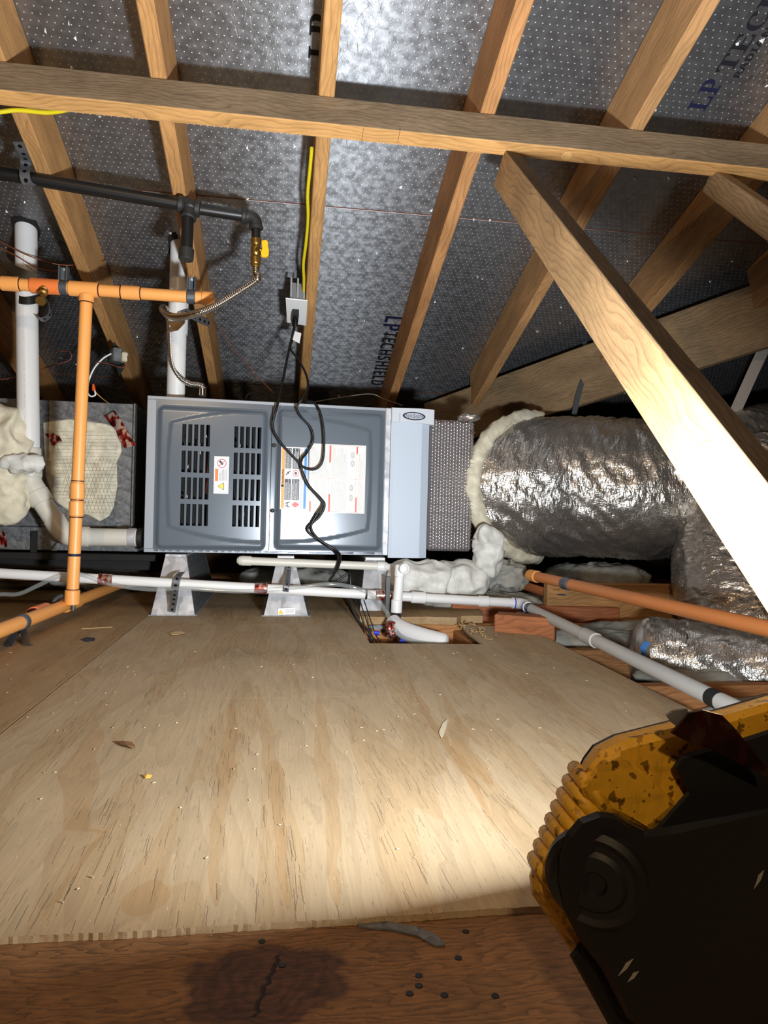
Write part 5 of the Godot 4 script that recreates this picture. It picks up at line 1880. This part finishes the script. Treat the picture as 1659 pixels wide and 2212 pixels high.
	# low-voltage wires
	wire("thin_wire", "thin copper-coloured wire slanting from the rafter to the furnace top", zs([Vector3(470, 700, -2.72), Vector3(500, 745, -2.72), Vector3(540, 795, -2.68), Vector3(592, 850, -2.6)]), 0.0015, M.red_wire)
	wire("thin_wire", "thin pale wire lying along the roof behind the furnace top", zs([Vector3(680, 868, -2.9), Vector3(740, 858, -2.9), Vector3(800, 851, -2.9), Vector3(830, 862, -2.9), Vector3(870, 876, -2.9)]), 0.0016, mat(c8(150, 130, 110), 0.5))
	wire("thin_wire", "upper thin brown wire crossing the left white pipe", zs([Vector3(-20, 510, -2.42), Vector3(35, 540, -2.42), Vector3(75, 557, -2.42), Vector3(130, 572, -2.45), Vector3(190, 573, -2.5), Vector3(240, 585, -2.6), Vector3(285, 600, -2.65)]), 0.0018, M.red_wire)
	wire("thin_wire", "lower thin brown wire drooping across the left white pipe", zs([Vector3(-20, 525, -2.43), Vector3(35, 553, -2.43), Vector3(80, 578, -2.43), Vector3(130, 585, -2.46), Vector3(190, 570, -2.52), Vector3(230, 562, -2.6)]), 0.0018, M.red_wire)
	wire("thin_wire", "brown wire behind the orange drop, level with the junction box", zs([Vector3(80, 800, -2.7), Vector3(110, 790, -2.7), Vector3(150, 778, -2.7), Vector3(150, 760, -2.7), Vector3(120, 760, -2.72)]), 0.0018, M.red_wire)
	wire("thin_wire", "brown wire at the left edge below the roof hole", zs([Vector3(-20, 818, -2.6), Vector3(10, 819, -2.6), Vector3(36, 814, -2.6)]), 0.0018, M.red_wire)
	# transformer box on the rafter
	var t := thing("junction_box", "small metal transformer box with cream end on the rafter, right of the orange drop", "junction box", pz(257, 772, -2.70))
	st = mb()
	slab(st, zs([Vector3(246, 738, -2.72), Vector3(262, 756, -2.72), Vector3(270, 790, -2.72), Vector3(258, 812, -2.72), Vector3(252, 794, -2.72), Vector3(236, 775, -2.72)]), Vector3(0, 0, -0.003))
	obj("mounting_plate", st, M.dark, t)
	st = mb()
	box(st, Transform3D(Basis(Vector3.UP, 0.5), pz(251, 768, -2.69)), Vector3(0.036, 0.05, 0.05), 0.004)
	obj("case", st, M.galv_dull, t)
	st = mb()
	box(st, Transform3D(Basis(Vector3.UP, 0.5), pz(267, 772, -2.68)), Vector3(0.022, 0.034, 0.04), 0.004)
	obj("coil", st, mat(c8(205, 198, 170), 0.6), t)
	wire("white_wire", "white wire looping from the transformer box down to the orange wire nut", zs([Vector3(240, 764, -2.68), Vector3(222, 775, -2.67), Vector3(204, 795, -2.66), Vector3(192, 822, -2.66), Vector3(189, 846, -2.66), Vector3(196, 856, -2.66), Vector3(206, 853, -2.66), Vector3(204, 842, -2.66)]), 0.003, M.white)
	wire("thin_wire", "tan wire from the orange wire nut towards the furnace", zs([Vector3(205, 846, -2.66), Vector3(220, 860, -2.66), Vector3(236, 872, -2.62)]), 0.0018, mat(c8(200, 150, 90), 0.5))
	wire("thin_wire", "brown wire across the face of the transformer box", zs([Vector3(206, 782, -2.66), Vector3(235, 786, -2.65), Vector3(262, 794, -2.65), Vector3(277, 786, -2.65), Vector3(276, 770, -2.66)]), 0.0016, M.red_wire)
	st = mb()
	lathe(st, pz(203, 844, -2.655), Vector3(-0.12, 1, 0), [[0, 0.0], [0, 0.0065], [0.015, 0.0052], [0.024, 0.003], [0.024, 0]], 12)
	tag(obj("wire_nut", st, M.nut), "orange wire nut on the white wire, right of the orange drop", "wire nut")

# ---------------------------------------------------------------- hanger straps
func straps():
	var mk := func(label: String, pts: Array, wv: Vector3, w: float, m: Material, group := ""):
		var st := mb()
		band(st, smooth_path(pts, 5), wv, w, 0.0016)
		tag(obj("hanger_strap", st, m), label, "strap", group)
	mk.call("perforated strap holding the black gas pipe to the rafter at left", [pr(38, 306, -0.002), pr(50, 330, -0.003), pz(56, 352, -2.01), pz(53, 372, -1.995), pz(57, 392, -1.995), pz(70, 402, -2.01)], Vector3(1, 0, 0), 0.026, M.hanger)
	mk.call("dark strap end sweeping in behind the left white pipe's top", zs([Vector3(2, 548, -2.52), Vector3(20, 574, -2.48), Vector3(44, 588, -2.455), Vector3(80, 600, -2.46)]), Vector3(0, 1, 0), 0.028, M.band_grey)
	mk.call("dark strap wrapped round the left white pipe under the orange run", zs([Vector3(34, 640, -2.5), Vector3(44, 648, -2.462), Vector3(62, 650, -2.455), Vector3(80, 646, -2.48), Vector3(98, 640, -2.52)]), Vector3(0, 1, 0), 0.024, M.rubber)
	mk.call("curled loose end of dark strap hanging right of the left white pipe", zs([Vector3(95, 640, -2.44), Vector3(108, 662, -2.42), Vector3(106, 682, -2.42), Vector3(92, 690, -2.43), Vector3(82, 686, -2.45)]), Vector3(0, 0.3, 1), 0.022, M.hanger)
	mk.call("perforated strap wrapped round the flue pipe below the orange run", zs([Vector3(364, 668, -2.54), Vector3(372, 676, -2.515), Vector3(388, 680, -2.51), Vector3(404, 675, -2.53), Vector3(416, 682, -2.56), Vector3(436, 692, -2.6), Vector3(452, 698, -2.64)]), Vector3(0.1, 1, 0), 0.026, M.hanger)
	mk.call("grey strap hanging from the roof to the large duct, left of the brace", zs([Vector3(1262, 738, -2.92), Vector3(1268, 760, -2.90), Vector3(1264, 800, -2.86), Vector3(1250, 850, -2.82), Vector3(1240, 896, -2.8)]), Vector3(1, 0, 0), 0.022, M.band_grey)
	mk.call("short grey strap end where the foil meets the valley beam", zs([Vector3(1152, 848, -3.0), Vector3(1155, 868, -3.0), Vector3(1156, 888, -3.0)]), Vector3(1, 0, 0), 0.018, M.band_grey)
	mk.call("wide pale strap with nail holes at the right edge above the duct", zs([Vector3(1680, 695, -2.45), Vector3(1640, 775, -2.48), Vector3(1590, 885, -2.52), Vector3(1575, 915, -2.53)]), Vector3(1, 0.3, 0), 0.05, mat(c8(176, 168, 158), 0.5, 0.2))
	mk.call("perforated strap holding the drain pipe to the left stand", zs([Vector3(392, 1236, -2.33), Vector3(384, 1246, -2.285), Vector3(380, 1260, -2.275), Vector3(378, 1275, -2.29), Vector3(374, 1305, -2.335), Vector3(371, 1322, -2.345)]), Vector3(1, 0.1, 0), 0.022, M.hanger, "straps on the furnace stands")
	mk.call("perforated strap hanging the drain pipe from the middle stand", zs([Vector3(624, 1222, -2.40), Vector3(622, 1240, -2.36), Vector3(620, 1262, -2.275), Vector3(617, 1278, -2.275)]), Vector3(1, 0, 0), 0.018, M.hanger, "straps on the furnace stands")

# ---------------------------------------------------------------- the work light
func work_light():
	var lf := lamp_frame()
	var fwd := -lf.basis.z
	var bk := lf.basis.z
	var yel := mat(c8(244, 186, 50), 0.5)
	var sc := noise(90, 0.05, 4)
	var im := Image.create(256, 256, false, Image.FORMAT_RGB8)
	for y in 256:
		for x in 256:
			var s := sc.get_noise_2d(x, y)
			im.set_pixel(x, y, Color(0.25, 0.22, 0.19) if s > 0.34 else Color(1, 1, 1) * (0.92 + 0.1 * s))
	yel.albedo_texture = tex(im)
	yel.uv1_triplanar = true
	yel.uv1_scale = Vector3(6, 6, 6)
	var blk := mat(c8(21, 21, 23), 0.5)
	var blk2 := mat(c8(14, 14, 16), 0.7)
	var o := thing("work_light", "yellow and black portable work light seen from behind, shining away from us", "lamp", LAMP_AT)
	var n := bk
	var p0 := lf.origin + bk * 0.02
	var P := func(x, y, w): return ppl(x, y, n, p0 + n * w)
	# yellow shell: back rim, cut corners
	var shell_px := [[1283, 1612], [1330, 1588], [1440, 1560], [1560, 1531], [1659, 1502], [1880, 1455], [1950, 1500], [1990, 1700], [1930, 2020], [1800, 2160], [1500, 2230], [1310, 2190], [1240, 2065], [1148, 1930], [1143, 1890], [1160, 1840], [1262, 1640]]
	var sp := []
	for q in shell_px: sp.append(P.call(q[0], q[1], 0.0))
	var st := mb()
	var n2 := sp.size()
	var ctr := Vector3.ZERO
	for q in sp: ctr += q
	ctr /= n2
	var loops := []
	for e in [[0.90, 0.0, 0.0], [0.955, 0.004, 0.0], [0.99, 0.012, 1.0], [1.0, 0.020, 1.0], [1.0, 0.034, 1.0]]:
		var lp := []
		for k in n2:
			var v: Vector3 = P.call(shell_px[k][0], shell_px[k][1], -e[1])
			var cc: Vector3 = ppl(1560, 1860, n, p0 - n * e[1])
			lp.append(cc + (v - cc) * e[0])
		loops.append(lp)
	for a in loops.size() - 1:
		for k in n2:
			var j := (k + 1) % n2
			quad(st, loops[a][k], loops[a + 1][k], loops[a + 1][j], loops[a][j])
	slab(st, loops[0], fwd * 0.003)
	obj("housing", st, yel, o)
	# front frame, black, with the lens
	st = mb()
	var fr := []
	for q in loops[4]: fr.append(q + (ppl(1560, 1860, n, p0 - n * 0.034) - q) * 0.05)
	slab(st, fr, fwd * 0.009, 0.002)
	obj("front_frame", st, blk, o)
	st = mb()
	box(st, diode_frame() * Transform3D(Basis(), Vector3(0, 0, 0.001)), Vector3(0.116, 0.05, 0.004), 0.001)
	var led := mat(Color(0.95, 0.96, 0.94), 0.4)
	led.emission_enabled = true
	led.emission = Color(0.95, 0.975, 1.0)
	led.emission_energy_multiplier = 2.0
	obj("diode_panel", st, led, o)
	# cooling ribs on the slanted left edge
	for k in 8:
		var t := (k + 0.5) / 8.0
		var x := lerpf(1258, 1158, t)
		var y := lerpf(1662, 1884, t)
		st = mb()
		tube(st, smooth_path([P.call(x - 10, y - 16, -0.030), P.call(x - 2, y - 4, -0.012), P.call(x + 20, y + 24, 0.001), P.call(x + 46, y + 58, 0.004), P.call(x + 60, y + 74, 0.0)], 4), 0.0043, 10)
		obj("cooling_rib", st, yel, o)
	# raised yellow corner facet
	st = mb()
	var fc := []
	for q in [[1296, 1640], [1340, 1618], [1465, 1740], [1405, 1795], [1350, 1770], [1262, 1730], [1250, 1700]]: fc.append(P.call(q[0], q[1], 0.006))
	slab(st, fc, (lf.origin - EYE).normalized() * 0.014, 0.004)
	obj("corner_facet", st, yel, o)
	# black rubber back
	st = mb()
	var rb := []
	for q in [[1402, 1802], [1486, 1706], [1455, 1652], [1470, 1630], [1600, 1594], [1659, 1575], [1900, 1515], [1960, 1700], [1900, 2000], [1780, 2130], [1500, 2215], [1330, 2190], [1250, 2060], [1300, 1900]]: rb.append(P.call(q[0], q[1], 0.008))
	slab(st, rb, (lf.origin - EYE).normalized() * 0.016, 0.003)
	obj("back_cover", st, blk2, o)
	# black lower half
	st = mb()
	var lw := []
	for q in [[1264, 2016], [1227, 2066], [1312, 2218], [1420, 2330], [1800, 2330], [1900, 2100], [1500, 2050]]: lw.append(P.call(q[0], q[1], 0.006))
	slab(st, lw, (lf.origin - EYE).normalized() * 0.045, 0.004)
	obj("lower_body", st, blk, o)
	# bracket with pivot boss
	st = mb()
	var br := []
	for q in [[1203, 1905], [1204, 1850], [1218, 1800], [1245, 1768], [1285, 1752], [1320, 1756], [1350, 1776], [1385, 1793], [1450, 1784], [1659, 1746], [1850, 1712], [1880, 1760], [1870, 1980], [1800, 2300], [1480, 2320], [1350, 2200], [1296, 2095], [1245, 2030], [1215, 1970]]: br.append(P.call(q[0], q[1], 0.030))
	slab(st, br, (lf.origin - EYE).normalized() * 0.026, 0.005)
	obj("bracket", st, blk, o)
	var pv: Vector3 = P.call(1286, 1900, 0.030)
	var pd := (bk * 0.75 - lf.basis.x * 0.62 + lf.basis.y * 0.1).normalized()
	st = mb()
	lathe(st, pv - pd * 0.004, pd, [[0.0, 0.024], [0.005, 0.0235], [0.0075, 0.021], [0.0065, 0.018], [0.0065, 0.015], [0.0085, 0.013], [0.0085, 0.006], [0.006, 0.005], [0.006, 0.0]], 36)
	obj("pivot_knob", st, blk, o)
	# stand: down to the joist
	st = mb()
	var c0 := lf.origin + bk * 0.03
	for s in [-0.045, 0.045]:
		st = mb()
		var a: Vector3 = c0 + lf.basis.x * s - Vector3(0, 0.10, 0)
		tube(st, smooth_path([a + Vector3(0, 0.05, 0), a, Vector3(a.x, -0.010, a.z + 0.02), Vector3(a.x, -0.010, a.z - 0.10)], 4), 0.008, 10)
		obj("foot_rail", st, blk, o)
	# scuffs
	for q in [[1352, 2090, 0.008, 0.5], [1368, 2110, 0.006, 0.4], [1640, 1900, 0.005, 1.0]]:
		st = mb()
		var p: Vector3 = P.call(q[0], q[1], 0.0302)
		var u: Vector3 = lf.basis.x * q[2] * 0.5 + lf.basis.y * q[2] * q[3]
		var v: Vector3 = u.cross(bk).normalized() * 0.0012
		slab(st, [p - u, p + v, p + u, p + u * 0.3 - v * 1.5, p - v], fwd * 0.0008)
		obj("scuff", st, mat(c8(150, 146, 136), 0.8), o)
	# torn tape lying on its top edge
	var tpz := thing("torn_tape", "dark red torn strip of foil tape lying over the top of the yellow work light", "tape", P.call(1500, 1580, 0.02))
	st = mb()
	var tq := []
	for q in [[1450, 1584], [1466, 1568], [1490, 1540], [1520, 1535], [1560, 1545], [1585, 1570], [1605, 1595], [1659, 1662], [1659, 1680], [1600, 1650], [1540, 1620], [1490, 1605]]: tq.append(P.call(q[0], q[1], 0.022))
	slab(st, tq, bk * -0.0012)
	var tm: StandardMaterial3D = M.tape.duplicate()
	tm.albedo_color = Color(0.40, 0.34, 0.33)
	tm.roughness = 0.3
	obj("strip", st, tm, tpz)
	st = mb()
	var tf := []
	for q in [[1441, 1546], [1455, 1536], [1485, 1532], [1488, 1545], [1474, 1556], [1462, 1570], [1450, 1560]]: tf.append(P.call(q[0], q[1], 0.018))
	slab(st, tf, bk * -0.0012)
	obj("folded_end", st, M.galv_dull, tpz)

# ---------------------------------------------------------------- bits on the deck
func litter():
	var leaf := func(called: String, label: String, px: Array, c: Color, lift: float, cat := "leaf", group := ""):
		var st := mb()
		var a := []
		for q in px: a.append(py(q[0], q[1], 0.0018 + q[2] * lift))
		slab(st, a, Vector3(0, -0.0009, 0))
		tag(obj(called, st, mat(c, 0.8)), label, cat, group)
	leaf.call("dry_leaf", "curled dry brown leaf on the plywood at left", [[249, 1602, 0.2], [266, 1600, 0.8], [284, 1602, 1.0], [292, 1610, 0.4], [291, 1616, 0.2], [276, 1611, 0.7], [262, 1608, 0.4]], c8(120, 88, 52), 0.006)
	leaf.call("dry_leaf", "pale oval leaf on the plywood in front of the left stand", [[364, 1367, 0.2], [376, 1364, 0.6], [390, 1364, 0.6], [399, 1367, 0.1], [386, 1370, 0.2], [370, 1370, 0.2]], c8(190, 160, 112), 0.005)
	leaf.call("dry_leaf", "small yellow leaf scrap on the plywood, nearer than the brown leaf", [[309, 1675, 0.2], [318, 1672, 0.8], [329, 1674, 0.2], [325, 1679, 0.1], [314, 1680, 0.1]], c8(204, 160, 70), 0.004)
	leaf.call("wood_splinter", "long pale splinter lying by the sheet joint at left", [[176, 1358, 0], [205, 1356, 1], [243, 1354, 0], [205, 1357.5, 0]], c8(214, 190, 140), 0.003, "splinter")
	leaf.call("dirt_smear", "dark blue smear on the plywood beside the orange floor run", [[174, 1381, 0], [188, 1376, 0], [206, 1378, 0], [204, 1384, 0], [186, 1386, 0]], c8(38, 40, 56), 0.0, "stain")
	leaf.call("paint_spot", "chalky white smudge on the bright plywood before the work light", [[948, 1582, 0], [956, 1562, 0], [968, 1552, 0], [964, 1570, 0], [958, 1588, 0], [953, 1594, 0]], c8(206, 192, 166), 0.0, "stain")
	var st := mb()
	var r := RandomNumberGenerator.new()
	r.seed = 4
	for k in 170:
		var p := Vector3(r.randf_range(-0.9, 0.75), 0.0012, r.randf_range(-1.8, -0.64))
		var a := r.randf() * TAU
		var l := r.randf_range(0.0015, 0.006)
		var w := r.randf_range(0.0006, 0.0012)
		var u := Vector3(cos(a), 0, sin(a))
		box(st, Transform3D(Basis(u, Vector3.UP, u.cross(Vector3.UP)), p), Vector3(l, 0.001, w), 0.0002)
	var o := obj("sawdust", st, mat(c8(200, 184, 154), 0.8))
	o.set_meta("kind", "stuff")
	tag(o, "scattered sawdust flakes and slivers over the plywood deck", "sawdust")
	# offcuts and splinters round the floor opening
	st = mb()
	for k in 26:
		var p := Vector3(r.randf_range(0.555, 0.62), 0.004, r.randf_range(-2.23, -1.9))
		var a := r.randf_range(1.2, 1.9)
		var u := Vector3(cos(a), r.randf_range(-0.2, 0.25), sin(a)).normalized()
		box(st, Transform3D(Basis(u, Vector3.UP, u.cross(Vector3.UP)).orthonormalized(), p), Vector3(r.randf_range(0.02, 0.06), 0.0025, 0.003), 0.0005)
	o = obj("splintered_edge", st, mat(c8(200, 168, 112), 0.8))
	o.set_meta("kind", "stuff")
	tag(o, "frayed plywood splinters along the right side of the floor opening", "splinters")
	# grey wiring debris inside the opening
	st = mb()
	lump(st, pz(900, 1400, -1.98) + Vector3(0, -0.03, 0), Vector3(0.13, 0.012, 0.04), 0.012, 20.0, 61, 36, 12)
	tag(obj("grey_wrap", st, M.wool_grey), "grey wrapping at the bottom of the floor opening", "wrapping")
	st = mb()
	slab(st, zs([Vector3(796, 1352, -2.2), Vector3(815, 1350, -2.2), Vector3(842, 1354, -2.2), Vector3(838, 1360, -2.2), Vector3(800, 1358, -2.2)]), Vector3(0, -0.002, -0.02))
	tag(obj("metal_flap", st, M.galv_dull), "bent grey metal flap at the back left of the floor opening", "flap")
